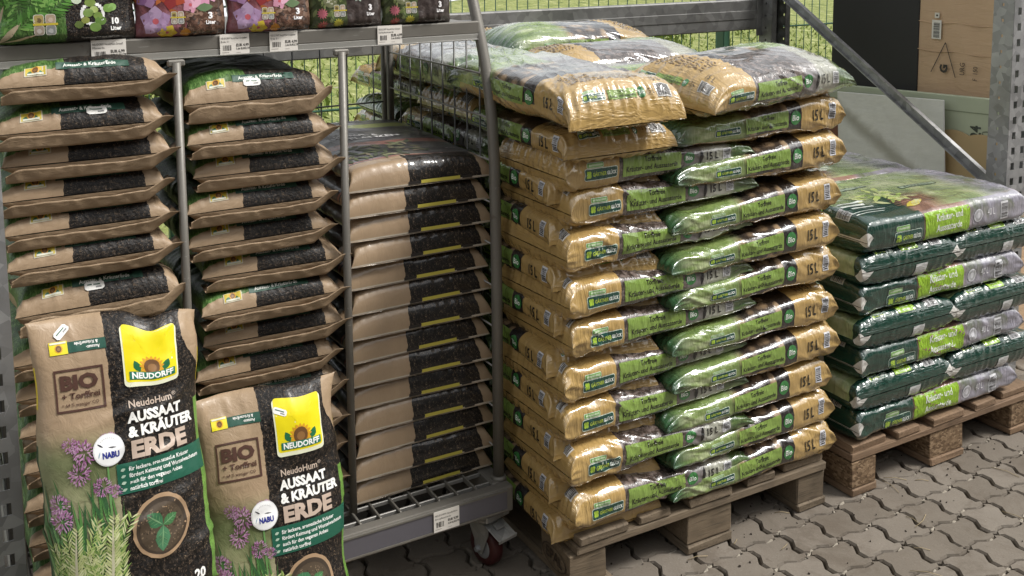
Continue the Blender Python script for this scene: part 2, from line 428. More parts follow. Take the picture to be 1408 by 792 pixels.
for k, (a, b, c) in enumerate(cand):
    rot = (R(rn.uniform(-.5, .5)), R(rn.uniform(-.5, .5)), R(rn.uniform(-.8, .8))); z = rn.uniform(-.0022, .001)
    if k < 300:
        ob('paver', PM[k % 6], pave, (c[0], c[1], z), rot)
    else:
        V, T = PMD[k % 6]; RV.append(V @ np.array(Euler(rot).to_matrix()).T+np.array([c[0], c[1], z])); RF.append(T+nR); nR += len(V)
tag(ob('further_pavers', mesh_np('further_pavers', np.vstack(RV), np.vstack(RF), PAVER), pave), kind='stuff')
# crumbs of mortar lying in the cross joints
mm = MB(); rn = random.Random(5)
for i in range(-8, 14):
    for j in range(-3, 9):
        c = PO+PE1*i+PE2*j; px = to_px((*c, 0))
        if not (480 < px[0] < 1440 and 560 < px[1] < 810): continue
        if rn.random() < .2: continue
        for e in range(rn.choice([1, 2])):
            d = rn.uniform(-.022, .022)+(.014 if e else -.014); l = rn.uniform(.014, .03)
            q = c+PE1/np.linalg.norm(PE1)*d
            mm.box((q[0], q[1]+.0085*math.copysign(min(1, abs(d)/.02), d), -.0065), (l, rn.uniform(.006, .010), .008), (R(rn.uniform(-9, 9)), R(rn.uniform(-6, 6)), R(18+rn.uniform(-10, 10))), .002)
tag(mm.build('joint_crumbs', MORTAR, pave), kind='stuff')

# ------------------------------------------------------------------ terrain beyond the rack
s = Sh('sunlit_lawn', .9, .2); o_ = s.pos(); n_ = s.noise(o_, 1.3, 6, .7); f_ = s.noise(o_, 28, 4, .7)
c_ = s.mix(n_, (.15, .18, .045), (.27, .29, .10)); c_ = s.mix(s.mul(s.sstep(f_, .5, .7), .7), c_, (.24, .26, .10)); c_ = s.mix(s.sstep(s.noise(o_, 4.5, 4), .62, .75), c_, (.30, .27, .20))  # lawn colours lightened to stand in for stronger sunlight out there
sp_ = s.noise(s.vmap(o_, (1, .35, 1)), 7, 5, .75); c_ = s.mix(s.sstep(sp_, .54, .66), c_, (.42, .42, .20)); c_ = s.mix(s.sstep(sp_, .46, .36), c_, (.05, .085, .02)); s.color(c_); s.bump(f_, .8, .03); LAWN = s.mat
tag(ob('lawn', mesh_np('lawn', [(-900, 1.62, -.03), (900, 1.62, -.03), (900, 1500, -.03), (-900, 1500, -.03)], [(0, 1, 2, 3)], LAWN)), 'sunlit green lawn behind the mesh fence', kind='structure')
tag(ob('ground', mesh_np('ground', [(-900, -900, -.05), (900, -900, -.05), (900, 1.62, -.05), (-900, 1.62, -.05)], [(0, 1, 2, 3)], mat_plain('far_paving', (.24, .21, .18), .9))), 'grey paved yard reaching away from the rack', kind='structure')
s = Sh('pale_gravel_road', .9, .3); o_ = s.pos(); s.color(s.mix(s.noise(o_, 6, 6, .7), (.50, .51, .54), (.68, .69, .72))); ROAD = s.mat
tag(ob('road', mesh_np('road', [(-30, 17, -.02), (8.2, 19.2, -.02), (24, 33, -.02), (24, 60, -.02), (-30, 60, -.02)], [(0, 1, 2, 3, 4)], ROAD)), 'pale gravel road beyond the lawn', kind='structure')
# grass tufts (uncountable)
rs = np.random.RandomState(4); N = 15000
gx = rs.uniform(-3, 12, N); gy = 1.75+rs.rand(N)**1.6*14; h = rs.uniform(.02, .07, N)*(1+gy*.04); a = rs.uniform(0, 6.28, N); w = .005+.0012*gy; lean = rs.uniform(-.07, .07, (N, 2))
V = np.zeros((N, 3, 3)); V[:, 0] = np.stack([gx-w*np.cos(a), gy-w*np.sin(a), np.full(N, -.03)], 1); V[:, 1] = np.stack([gx+w*np.cos(a), gy+w*np.sin(a), np.full(N, -.03)], 1); V[:, 2] = np.stack([gx+lean[:, 0], gy+lean[:, 1], h-.03], 1)
s = Sh('grass_blade', .7, .2); o_ = s.pos(); s.color(s.mix(s.noise(o_, 3, 4), (.13, .18, .04), (.32, .38, .11))); GRASS = s.mat
tag(ob('grass', mesh_np('grass', V.reshape(-1, 3), np.arange(3*N).reshape(-1, 3), GRASS)), 'sunlit rough grass beyond the fence', 'grass', kind='stuff')

# low shrubs growing on the lawn beyond the fence
def shrub(x, y, h, w, seed, label):
    rs_ = np.random.RandomState(seed); e = tag(empty('shrub', (x, y, -.03)), label, 'shrub', 'shrubs on the lawn beyond the fence'); n = 900
    p = rs_.normal(size=(n, 3)); p /= np.linalg.norm(p, axis=1, keepdims=True); p *= (rs_.rand(n, 1)**.4)*(1+.35*pn(p[:, :1]*2+seed, p[:, 1:2]*2, 2)); p = p*np.array([w, w, h*.5])+np.array([0, 0, h*.55])
    d = rs_.normal(size=(n, 3)); d /= np.linalg.norm(d, axis=1, keepdims=True); q = np.cross(d, rs_.normal(size=(n, 3))); q /= np.linalg.norm(q, axis=1, keepdims=True); l = rs_.uniform(.03, .07, (n, 1))
    V = np.stack([p-d*l, p+q*l*.4, p+d*l, p-q*l*.4], 1).reshape(-1, 3)
    ob('foliage', mesh_np('foliage', V, np.arange(4*n).reshape(-1, 4), LEAFM), e)
    m = MB()
    for k in range(5): a_ = 6.28*k/5; m.tube([(0, 0, 0), (.25*w*math.cos(a_), .25*w*math.sin(a_), h*.35), (.6*w*math.cos(a_), .6*w*math.sin(a_), h*.75)], [.02, .013, .005], 5)
    m.build('stem', mat_plain('shrub_bark', (.10, .075, .05), .9), e)
s = Sh('shrub_leaf', .55, .3); o_ = s.pos(); s.color(s.mix(s.noise(o_, 9, 3), (.06, .11, .02), (.24, .30, .07))); LEAFM = s.mat
shrub(5.5, 7.2, .55, .5, 1, 'low leafy shrub seen between rear post and black panel'); shrub(6.6, 8.6, .5, .6, 2, 'wide shrub farther back near the black panel'); shrub(1.05, 6.0, .45, .45, 3, 'low shrub seen through the trolley grid'); shrub(.55, 7.6, .5, .6, 4, 'wide shrub farther back behind the trolley')

# ------------------------------------------------------------------ green mesh fence
FEN = mat_plain('green_fence_paint', (.03, .10, .055), .4)
fence = tag(empty('mesh_fence', (0, 1.72, 0)), 'green double-wire mesh fence running behind the rack', 'fence')
for k in range(4):
    x0 = -3.0+k*2.5; m = MB()
    for q in range(50): m.tube([(x0+q*.05, 0, .06), (x0+q*.05, 0, 1.83)], .0022, 5)
    m.build('vertical_wires', FEN, fence)
    for z in np.arange(.1, 1.85, .2):
        m = MB()
        for dy in (-.007, .007): m.tube([(x0, dy, z), (x0+2.45, dy, z)], .0038, 6)
        m.build('horizontal_wire_pair', FEN, fence)
    m = MB(); m.box((x0-.025, .04, .95), (.04, .06, 1.96), bev=.004); m.build('fence_post', FEN, fence)

# ------------------------------------------------------------------ pallet racking
rack = tag(empty('pallet_rack', (0, 0, 0)), 'galvanised pallet racking with slotted uprights around the stacked bags', 'rack')
def plate_holes(m, x0, x1, z0, z1, y, cols, pitch, hw, hh, th=.002, ax='y', zoff=0.0):
    """slotted sheet as real strips round each opening; ax: face normal"""
    def bx(a0, a1, c0, c1):
        if a1-a0 < 1e-5 or c1-c0 < 1e-5: return
        if ax == 'y': m.box(((a0+a1)/2, y, (c0+c1)/2), (a1-a0, th, c1-c0))
        else: m.box((y, (a0+a1)/2, (c0+c1)/2), (th, a1-a0, c1-c0))
    edges = [x0]
    for c in cols: edges += [c-hw/2, c+hw/2]
    edges.append(x1)
    for k in range(0, len(edges), 2): bx(edges[k], edges[k+1], z0, z1)
    for c in cols:
        z = z0+zoff; bx(c-hw/2, c+hw/2, z0, z+(pitch-hh)/2) if zoff else None
        while z+pitch <= z1+1e-6:
            b0 = z+(pitch-hh)/2+hh; b1 = min(z+pitch+(pitch-hh)/2, z1); 
            if z == z0+zoff and not zoff: bx(c-hw/2, c+hw/2, z0, z+(pitch-hh)/2)
            bx(c-hw/2, c+hw/2, b0, b1); z += pitch
def upright(x0, x1, yf, sgn, mat, name='upright', left_open=True, ztop=2.6):
    """channel post: slotted face at yf, flanges going sgn*y"""
    m = MB(); w = x1-x0
    plate_holes(m, x0, x1, 0.01, ztop, yf, [x0+w*.27, x0+w*.73], .05, .0175, .0235)
    for xs in (x0, x1):
        plate_holes(m, *( (yf, yf+sgn*.07) if sgn > 0 else (yf-.07, yf)), 0.01, ztop, xs, [yf+sgn*.038], .05, .007, .009, ax='x', zoff=.02)
    for xs, dx in ((x0, 1), (x1, -1)):
        m.box((xs+dx*.012, yf+sgn*.071, ztop/2), (.024, .002, ztop-.02))
    m.box(((x0+x1)/2, yf+sgn*.035, .004), (w+.05, .12, .008), bev=.001)
    return m.build(name, mat, rack)
BX0, BX1 = -1.15, 1.752
upright(BX0-.095, BX0+.005, .15, 1, GALV)           # left, front
upright(BX1, BX1+.10, .165, 1, GALV)                            # right, front
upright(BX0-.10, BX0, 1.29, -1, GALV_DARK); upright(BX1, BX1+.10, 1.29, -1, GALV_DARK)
def flat_bar(a, b, w, th, mat, name, lip=.018):
    a = Vector(a); b = Vector(b); d = (b-a); L = d.length; m = MB()
    m.box((0, 0, 0), (th, L, w)); m.box((-lip/2, 0, w/2), (lip, L, th)); m.box((-lip/2, 0, -w/2), (lip, L, th))
    for e in (-1, 1): m.lathe([(-.004, .009), (-.012, .009), (-.013, .004)], 'x', 6, (0, e*(L/2-.02), 0))
    ang = math.atan2(d.z, d.y); o = m.build(name, mat, rack, (a+b)/2, (ang, 0, 0)); return o
flat_bar((1.79, .215, .70), (1.79, 1.235, 1.325), .034, .003, GALV, 'diagonal_brace')
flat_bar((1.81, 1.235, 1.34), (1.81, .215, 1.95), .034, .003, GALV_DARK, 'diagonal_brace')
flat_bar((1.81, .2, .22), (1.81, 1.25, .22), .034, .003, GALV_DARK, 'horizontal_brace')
def beam(x0, x1, y, z0, z1, name='rack_beam', mat=GALV_DARK, d=.045):
    m = MB(); h = z1-z0
    m.box(((x0+x1)/2, y, (z0+z1)/2), (x1-x0, d, h), bev=.004); m.box(((x0+x1)/2, y-d/2-.001, z0+h*.5), (x1-x0, .003, h*.28), bev=.001)
    for xx in (x0, x1): m.box((xx, y-d/2-.003, (z0+z1)/2), (.06, .005, h+.05), bev=.001)
    m.build(name, mat, rack)
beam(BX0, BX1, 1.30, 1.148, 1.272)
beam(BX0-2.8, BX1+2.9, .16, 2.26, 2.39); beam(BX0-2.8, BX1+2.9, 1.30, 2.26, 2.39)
# ------------------------------------------------------------------ unseen dark hall added behind the viewer to cut front fill and reflections
blocker = tag(empty('light_blocker', (0, -7.2, 0)), 'unseen added dark hall facing the rack across the yard', 'light shield')
BLOCKM = mat_plain('dark_blocker_panel', (.085, .085, .08), .6, 0, .15, 3); GLASSD = Sh('dark_blocker_glass', .06); GLASSD.color((.02, .022, .025)); GLASSD = GLASSD.mat
for k in range(12):
    m = MB(); m.box((-13.75+k*2.5, -.1, 2.6), (2.46, .2, 5.2), bev=.01); m.build('blocker_panel', BLOCKM, blocker)
    if k % 2 == 0:
        m = MB(); m.box((-13.75+k*2.5, .012, 1.6), (1.9, .02, 2.2), bev=.004); m.build('blocker_glass', GLASSD, blocker)
m = MB(); m.box((0, -2.6, 5.27), (30.4, 5.6, .12), bev=.01); m.build('blocker_roof', BLOCKM, blocker)

# ------------------------------------------------------------------ wooden pallets
def pallet(x, y, rz, label, new, stamp=False, seed=0):
    rn = random.Random(seed); t = tag(empty('wooden_pallet', (x, y, 0), rz), label, 'pallet', 'pallets under the soil bags')
    wx, wy, blk = (W_NEW, W_NEWY, CHIP) if new else (W_OLD, W_OLDY, W_OLD)
    def brd(name, cx, cy, cz, dx, dy, dz, mat, b=.003, wob=.4):
        m = MB(); vs_ = m.box((0, 0, 0), (dx, dy, dz), bev=b, seg=1)
        for v in m.bm.verts: v.co += Vector((rn.uniform(-1, 1), rn.uniform(-1, 1), rn.uniform(-.4, .4)))*.0022
        return m.build(name, mat, t, (cx, cy, cz), (R(rn.uniform(-wob, wob))*.3, R(rn.uniform(-wob, wob))*.3, R(rn.uniform(-wob, wob))))
    xs = [.0725, .230, .400, .570, .7275]; ws = [.145, .10, .145, .10, .145]
    for k in range(5): brd('top_board', xs[k], .6+rn.uniform(-.004, .008), .1335, ws[k]-.006, 1.195, .021, wy)
    for yy in (.0725, .6, 1.1275): brd('stringer_board', .4, yy+.001, .1112, .80, .143, .021, wx)
    for bx, bw in ((.05, .098), (.4, .143), (.75, .098)):
        brd('bottom_board', bx, .6, .0115, bw+.002, 1.197, .0215, wy)
        for yy in (.0725, .6, 1.1275):
            o = brd('block', bx, yy+.004, .0612, bw, .14, .0765, blk, .003, 1.0)
            if stamp and bx == .05 and yy == .0725:
                o.location = (.035, .078, .0612); o.rotation_euler = (0, 0, R(-3))
                a = Art(.02); a.text('EPAL', 0, -.011, .026, (.035, .022, .014), .95, .015, 1)
                P = [(.058*math.cos(q), .027*math.sin(q)) for q in np.linspace(0, 2*math.pi, 29)]
                for (p0, p1) in zip(P, P[1:]):
                    i = .93; a.raw(np.array([p0, p1, (p1[0]*i, p1[1]*i), (p0[0]*i, p0[1]*i)]), np.array([(0, 1, 2), (0, 2, 3)]), (.035, .022, .014), 1)
                a.flat('burnt_stamp', PRINT_MATTE, parent=o, loc=(-bw/2-.0025, 0, 0), rot=(0, 0, R(-90)))
    m = MB()
    for k in range(5):
        for yy in (.0725, .6, 1.1275):
            for dx, dy in ((-.025, -.03), (.03, .02), (-.005, .04)):
                m.lathe([(.1435, .0042), (.1452, .0042), (.1456, .002)], 'z', 7, (xs[k]+dx+rn.uniform(-.008, .008), yy+dy+rn.uniform(-.01, .01), 0))
    tag(m.build('nail_heads', NAIL, t), kind='stuff')
    return t
NAIL = mat_plain('rusty_nail', (.05, .035, .028), .6, .4)
pallet(0, 0, 0, 'weathered grey wooden pallet with a burnt oval stamp under the gold bags', False, True, 1)
pallet(.882, -.018, R(.6), 'brown chipboard-block wooden pallet under the dark green bags', True, False, 2)

# ------------------------------------------------------------------ display trolley
TAGW = mat_plain('white_paper', (.74, .70, .64), .6, 0, .05)
tro = tag(empty('display_trolley', (0, 0, 0)), 'grey steel display trolley on castors holding three columns of soil bags', 'trolley')
TX0, TX1, TYF, TYB = -1.165, -.075, .172, .90
STRIP = mat_plain('blue_grey_label_strip', (.105, .10, .115), .38, 0, .08)
m = MB()
m.box(((TX0+TX1)/2, TYF+.015, .183), (TX1-TX0, .03, .064), bev=.004, seg=2); m.box(((TX0+TX1)/2, TYB-.015, .183), (TX1-TX0, .03, .064), bev=.004)
for x in (TX0+.02, TX1-.02): m.box((x, (TYF+TYB)/2, .183), (.04, TYB-TYF-.062, .062), bev=.004)
m.box(((TX0+TX1)/2-.004, TYF-.002, .209), (TX1-TX0-.028, .006, .004)); m.box(((TX0+TX1)/2-.004, TYF-.002, .160), (TX1-TX0-.028, .006, .004))
m.build('base_frame', TROLLEY, tro)
m = MB(); m.box(((TX0+TX1)/2-.004, TYF-.0015, .1845), (TX1-TX0-.03, .003, .044)); m.build('label_strip', STRIP, tro)
LIGHTG = mat_plain('worn_grey_bar', (.26, .25, .23), .4, .3)
for x in np.arange(TX0+.065, TX1-.04, .0495):
    m = MB(); m.box((x, (TYF+TYB)/2, .209), (.0055, TYB-TYF-.06, .012), bev=.001); m.build('base_bar', TROLLEY, tro)
for y in np.arange(.222, .88, .049):
    m = MB(); m.box(((TX0+TX1)/2, y, .206), (TX1-TX0-.08, .0048, .010), bev=.001); m.build('base_bar', LIGHTG, tro)
def post_path(x, y, ys): return [(x, y+dy, z) for z, dy in ys]
CURVE = [(.215, 0), (.7, .002), (1.0, .008), (1.10, .018), (1.17, .032), (1.24, .052), (1.32, .082), (1.40, .118), (1.50, .17), (1.62, .24)]
for x in (TX1-.012, TX0+.012):
    m = MB(); m.tube(post_path(x, .222, CURVE), .0135, 14); m.lathe([(.205, .019), (.216, .019), (.222, .0165), (.222, .0135)], 'z', 14, (x, .222, 0)); m.build('front_post', TROLLEY, tro)
    m = MB(); m.tube([(x, TYB-.02, .21), (x, TYB-.02, 1.75)], .0125, 12); m.tube([(x+.0, TYB-.055, .21), (x, TYB-.055, 1.75)], .010, 10); m.build('rear_post', TROLLEY, tro)
for x in (-.452, -.806):
    m = MB(); m.tube([(x, .258, .21), (x, .258, 1.285)], .0088, 10); m.box((x, .262, 1.283), (.035, .012, .014), bev=.003); m.build('divider_post', TROLLEY, tro)
# side grid of wires
for x, nm in ((TX1-.012, 1), (TX0+.012, 0)):
    for y in np.linspace(.30, .84, 9):
        m = MB(); m.tube([(x, y, .22), (x, y, 1.30)], .0022, 6); m.build('grid_wire', WIRE, tro)
    for z in np.arange(.29, 1.31, .102):
        m = MB(); yf = .222+np.interp(z, [c[0] for c in CURVE], [c[1] for c in CURVE]); m.tube([(x-.004, yf, z), (x-.004, TYB-.055, z)], .0024, 6); m.build('grid_wire', LIGHTG if nm else WIRE, tro)
# rear grid
for x in np.arange(TX0+.08, TX1-.03, .08):
    m = MB(); m.tube([(x, TYB-.02, .22), (x, TYB-.02, 1.30)], .0022, 6); m.build('grid_wire', WIRE, tro)
for z in (.4, .62, .84, 1.06, 1.24):
    m = MB(); m.tube([(TX0+.012, TYB-.024, z), (TX1-.012, TYB-.024, z)], .0026, 6); m.build('grid_wire', WIRE, tro)
# shelf
SY = .288
sh = MB(); sh.box(((TX0+TX1)/2, SY+.006, 1.3185), (TX1-TX0-.035, .012, .031), bev=.003, seg=2); sh.box(((TX0+TX1)/2, SY+.03, 1.330), (TX1-TX0-.035, .05, .006), bev=.002)
shelf = sh.build('shelf_rail', TROLLEY, tro)
m = MB(); m.box(((TX0+TX1)/2, .60, 1.322), (TX1-TX0-.03, .56, .012), bev=.002); m.build('shelf_deck', TROLLEY, tro)
s = Sh('clear_label_lip', .25, .5); s.color((.38, .37, .34)); s.b.inputs['Transmission Weight'].default_value = .35; LIP = s.mat
m = MB(); m.box(((TX0+TX1)/2, SY+.001, 1.2965), (TX1-TX0-.035, .003, .0145), bev=.0008); m.box(((TX0+TX1)/2, SY-.0015, 1.2905), (TX1-TX0-.035, .006, .003), bev=.0008); m.build('label_lip', LIP, tro)
# printed price labels
def price(x, y, z, rz, l1, l2, eur, per, w=.066, h=.044, parent=tro, seed=1, tilt=0):
    m = MB(); m.box((0, 0, 0), (w, .0012, h)); o = m.build('price_label', TAGW, parent, (x, y, z), (R(tilt), 0, R(rz)))
    a = Art(.05); k = (.06, .055, .05)
    a.text(l1, -w*.46, h*.26, .0042, k, .9, .0, 1, 'l', fit=w*.88); a.text(l2, -w*.46, h*.10, .0042, k, .9, .0, 1, 'l')
    a.bars(-w*.40, -h*.28, -w*.10, -h*.02, k, 1, seed); a.text(eur, w*.05, -h*.10, .0058, k, .85, .03, 1, 'l'); a.text(per, w*.05, -h*.25, .0042, k, .85, .02, 1, 'l')
    a.rect(-w*.44, -h*.38, -w*.2, -h*.36, (.3, .28, .26), 1); a.rect(w*.05, -h*.40, w*.2, -h*.385, (.3, .28, .26), 1)
    a.flat('label_print', PRINT_MATTE, step=.0002, base=.0008, parent=o); return o
price(-.930, SY-.003, 1.314, 0, 'NEUDORFF NeudoHum Grünpfl.', 'Pflanzerde', 'EUR 6,99', '0,70 EUR/LTR', seed=3)
price(-.679, SY-.003, 1.312, 0, 'NEUDORFF NeudoHum Orchideen', 'Erde 3 l', 'EUR 4,99', '1,66 EUR/LTR', .062, .044, seed=4)
price(-.573, SY-.003, 1.313, 0, 'NEUDORFF NeudoHum Orchideen', 'Erde 3 l', 'EUR 4,99', '1,66 EUR/LTR', .062, .043, seed=5)
price(-.325, SY-.003, 1.3135, 0, 'NEUDORFF NeudoHum Kakteen', 'Sukkulentenerde', 'EUR 4,99', '1,66 EUR/LTR', .06, .042, seed=6)
price(-.258, TYF-.0055, .1855, 0, 'NEUDORFF NeudoHum', 'Zitruspflanzenerde', 'EUR 9,99', '0,50 EUR/LTR', .066, .050, seed=7)
# castors
RUB = mat_plain('dark_red_tyre', (.050, .009, .009), .5, 0, .2); ZINC = mat_galv('zinc_plated', .42, (1, 1, .97), .7, .34); GREYW = mat_plain('grey_wheel_hub', (.22, .23, .24), .4, 0, .1)
def castor(x, y, rz, brake):
    e = empty('castor', (x, y, 0), rz); e.parent = tro
    m = MB(); m.lathe([(-.016, .030), (-.015, .044), (-.010, .048), (.010, .048), (.015, .044), (.016, .030)], 'x', 28, (0, 0, .048)); w = m.build('tyre', RUB, e)
    m = MB(); m.lathe([(-.0175, .006), (-.0175, .024), (-.014, .035), (.014, .035), (.0175, .024), (.0175, .006)], 'x', 24, (0, 0, .048)); m.lathe([(-.036, .006), (-.030, .008), (.030, .008), (.036, .006)], 'x', 8, (0, 0, .048)); m.build('wheel_hub', GREYW, e)
    m = MB()
    for sx in (-1, 1): m.prism([(-.0, .018), (.012, .036), (.030, .060), (.030, .066), (-.030, .066), (-.030, .05), (-.012, .036)], 0, .003)
    m.bm.free(); m = MB()
    for sx in (-1, 1):
        P = [(.010, .036), (.014, .060), (.034, .094), (.034, .114), (-.034, .114), (-.034, .094), (-.016, .050), (-.010, .036)]
        a = [m.bm.verts.new((sx*.024-.0012, p[0], p[1])) for p in P]; b = [m.bm.verts.new((sx*.024+.0012, p[0], p[1])) for p in P]; n = len(P)
        m.bm.faces.new(a); m.bm.faces.new(b[::-1])
        for k in range(n): m.bm.faces.new((a[k], b[k], b[(k+1) % n], a[(k+1) % n]))
    m.box((0, 0, .1145), (.052, .07, .003), bev=.001); m.lathe([(.116, .03), (.125, .034), (.131, .03)], 'z', 20, (0, 0, 0)); m.box((0, 0, .141), (.075, .09, .018), bev=.003)
    m.lathe([(-.034, .004), (-.026, .007), (-.026, .004)], 'x', 8, (0, 0, .048)); m.build('fork', ZINC, e)
    if brake:
        m = MB(); m.box((0, -.052, .1085), (.056, .052, .003), (R(18), 0, 0), .001); m.box((0, -.079, .099), (.056, .004, .010), (R(12), 0, 0), .001); m.box((0, -.046, .1165), (.024, .018, .006), (R(18), 0, 0), .0015)
        for sx in (-1, 1): m.box((sx*.010, -.064, .107), (.003, .016, .003), (R(18), 0, 0))
        m.build('brake_pedal', ZINC, e)
castor(TX1-.045, TYF+.055, R(12), True); castor(TX0+.05, TYF+.06, R(-20), True); castor(TX1-.05, TYB-.06, R(30), False); castor(TX0+.05, TYB-.06, R(5), False)

# crumbs of soil, straw and leaf litter on the paving (uncountable)
rn = random.Random(77); m = MB(); m2 = MB()
for k in range(300):
    x = rn.uniform(-.6, 2.0); y = -abs(rn.gauss(0, .32))+.12 if rn.random() < .8 else rn.uniform(-.8, .3)
    r = rn.uniform(.0008, .0026); m.box((x, y, r*.5), (r*2, r*rn.uniform(1, 2.4), r*1.2), (rn.uniform(0, 3), rn.uniform(0, 3), rn.uniform(0, 3)))
for k in range(60):
    x = rn.uniform(-.5, 1.9); y = rn.uniform(-.75, .1); a_ = rn.uniform(0, 3.14); l = rn.uniform(.010, .04)
    m2.tube([(x-l*math.cos(a_), y-l*math.sin(a_), .002), (x, y, .004), (x+l*math.cos(a_+.3), y+l*math.sin(a_+.3), .002)], .0009, 4)
tag(m.build('soil_crumbs', mat_plain('spilled_soil', (.035, .026, .019), .95)), 'dark crumbs of spilled soil scattered over the paving', 'soil crumbs', kind='stuff')
tag(m2.build('straw_bits', mat_plain('dry_straw', (.33, .26, .15), .8)), 'dry straw bits scattered over the paving', 'straw', kind='stuff')

# ------------------------------------------------------------------ filled bags
class Bag:
    """closed film tube flattened at both ends; x = along the bag, v: 0 bottom, .25 -y side, .5 top, .75 +y side"""
    def __init__(s, L, W, T0, T1, nu, nv, seed=0, le=(.05, .05), q=(.5, .5), zb=(0, 0), ear=.05, n=2.8, crease=.0018, lump=.004, endw=.003, cdir=.9, cf=26, warp=None, belly=0.0):
        s.L, s.W = L, W
        th = np.linspace(0, np.pi/2, 11)[:-1]; c0 = le[0]*(1-np.cos(th)); c1 = L-le[1]*(1-np.cos(th))
        nm = max(8, int(nu*(L-le[0]-le[1])/L)); x = np.concatenate([c0, np.linspace(le[0], L-le[1], nm), c1[::-1]]); nu = len(x)-1; v = np.linspace(0, 1, nv+1)
        ar0 = np.interp(x, le[0]*(1-np.cos(np.linspace(0, np.pi/2, 60))), np.concatenate([[0], np.cumsum(np.hypot(np.diff(le[0]*(1-np.cos(np.linspace(0, np.pi/2, 60)))), np.diff(T0/2*np.sin(np.linspace(0, np.pi/2, 60)))))]))
        ar1 = np.interp(L-x, le[1]*(1-np.cos(np.linspace(0, np.pi/2, 60))), np.concatenate([[0], np.cumsum(np.hypot(np.diff(le[1]*(1-np.cos(np.linspace(0, np.pi/2, 60)))), np.diff(T1/2*np.sin(np.linspace(0, np.pi/2, 60)))))]))
        xa = np.where(x < le[0], le[0]-ar0.max()+ar0, np.where(x > L-le[1], L-le[1]+ar1.max()-ar1, x)); s.xa = xa; s.xmin = xa[0]; s.xmax = xa[-1]
        Tm = (T0+T1)/2; ph = -np.pi/2-np.linspace(0, 2*np.pi, 4001)
        cy = np.sign(np.cos(ph))*np.abs(np.cos(ph))**(2/n); cz = np.sign(np.sin(ph))*np.abs(np.sin(ph))**(2/n)
        ds = np.hypot(np.diff(cy*W/2), np.diff(cz*Tm/2)); cum = np.concatenate([[0], np.cumsum(ds)]); s.P = cum[-1]
        CY = np.interp(v*s.P, cum, cy); CZ = np.interp(v*s.P, cum, cz)
        t = .35*sst(x/L, .15, .85)+.65*x/L; T = T0+(T1-T0)*t
        f0 = np.sqrt(np.clip(1-(1-np.clip(x/le[0], 0, 1))**2, 0, 1)); f1 = np.sqrt(np.clip(1-(1-np.clip((L-x)/le[1], 0, 1))**2, 0, 1)); f = f0*f1
        b = np.maximum(T/2*f, .0011)
        qq = q[0]*(1-t)+q[1]*t; Z0 = zb[0]+(zb[1]-zb[0])*x/L+T*(qq+(.5-qq)*f)
        a = W/2*(1+ear*(1-f)+belly*np.sin(np.pi*x/L))
        X, Vv = np.meshgrid(x, v, indexing='ij'); S_ = Vv*s.P
        P = np.stack([X, a[:, None]*CY[None, :], Z0[:, None]+b[:, None]*CZ[None, :]], 2)
        if warp is not None: P = warp(P, X, Vv)
        N = s.normals(P)
        e = np.minimum(X, L-X); ca, sa = math.cos(cdir), math.sin(cdir); o = seed*3.7
        r1 = X*ca+S_*sa; r2 = -X*sa+S_*ca
        msk = sst(pn(X*6+o, S_*6+o*1.3, 3), -.25, .45)
        d = lump*pn(X*7+o, S_*7-o, 1)*sst(e, 0, .06)
        d = d+crease*(ridge(r1*cf+o, r2*5.0, 2)-.45)*(.25+msk)*sst(e, 0, .03)+crease*.6*(ridge(r1*cf*1.9-o, -r2*9.0+X*6, 5)-.4)*msk
        d = d+endw*np.exp(-e/.045)*(ridge(S_*34+o, X*9, 4)-.5)*sst(e, 0, .012)
        s.Pg = P+N*d[:, :, None]; s.Ng = s.normals(s.Pg); s.nu, s.nv = nu, nv
        s.uv = np.stack([np.repeat(xa[:, None], nv+1, 1), S_], 2)
    @staticmethod
    def normals(P):
        du = np.gradient(P, axis=0); dv = np.gradient(P, axis=1); dv[:, 0] = P[:, 1]-P[:, -2]; dv[:, -1] = dv[:, 0]
        n = np.cross(du, dv); l = np.linalg.norm(n, axis=2, keepdims=True); return n/np.maximum(l, 1e-9)
    def body(s, name, mat):
        nu, nv = s.nu, s.nv; i, j = np.meshgrid(np.arange(nu), np.arange(nv), indexing='ij'); k = i*(nv+1)+j
        F = np.stack([k, k+nv+1, k+nv+2, k+1], 2).reshape(-1, 4)
        return mesh_np(name, s.Pg.reshape(-1, 3), F, mat, uv=s.uv.reshape(-1, 2), smooth=True)
    def sample(s, x, q):
        fi = np.clip(np.interp(x, s.xa, np.arange(s.nu+1)), 0, s.nu-1e-4); fj = (q/s.P % 1.0)*s.nv; fj = np.clip(fj, 0, s.nv-1e-4)
        i = fi.astype(int); j = fj.astype(int); a = (fi-i)[:, None]; b = (fj-j)[:, None]
        def lerp(G): return G[i, j]*(1-a)*(1-b)+G[i+1, j]*a*(1-b)+G[i, j+1]*(1-a)*b+G[i+1, j+1]*a*b
        return lerp(s.Pg), lerp(s.Ng)
    def prints(s, name, mat, arts, step=.00022, base=.0009):
        if len(arts) > 1 or len(arts[0]) == 4 and not getattr(arts[0][0], 'one', 0):
            out = []
            for q_ in arts:
                for c_ in q_[0].clusters(): c_.one = 1; out.append(s.prints(name, mat, [(c_, *q_[1:])], step, base))
            return out
        VV, TT, CC, n = [], [], [], 0
        UU = []
        for art, o, ax, ay in arts:
            V, T, C, Z = art.data(); x = o[0]+V[:, 0]*ax[0]+V[:, 1]*ay[0]; q = o[1]+V[:, 0]*ax[1]+V[:, 1]*ay[1]
            p, nn = s.sample(x, q); VV.append(p+nn*(base+Z*step)[:, None]); TT.append(T+n); CC.append(C); UU.append(np.stack([x, q], 1)); n += len(V)
        TT = np.vstack(TT); VV = np.vstack(VV)
        me_ = mesh_np(name, VV, TT, mat, uv=np.vstack(UU), col=np.vstack(CC), smooth=True)
        return me_
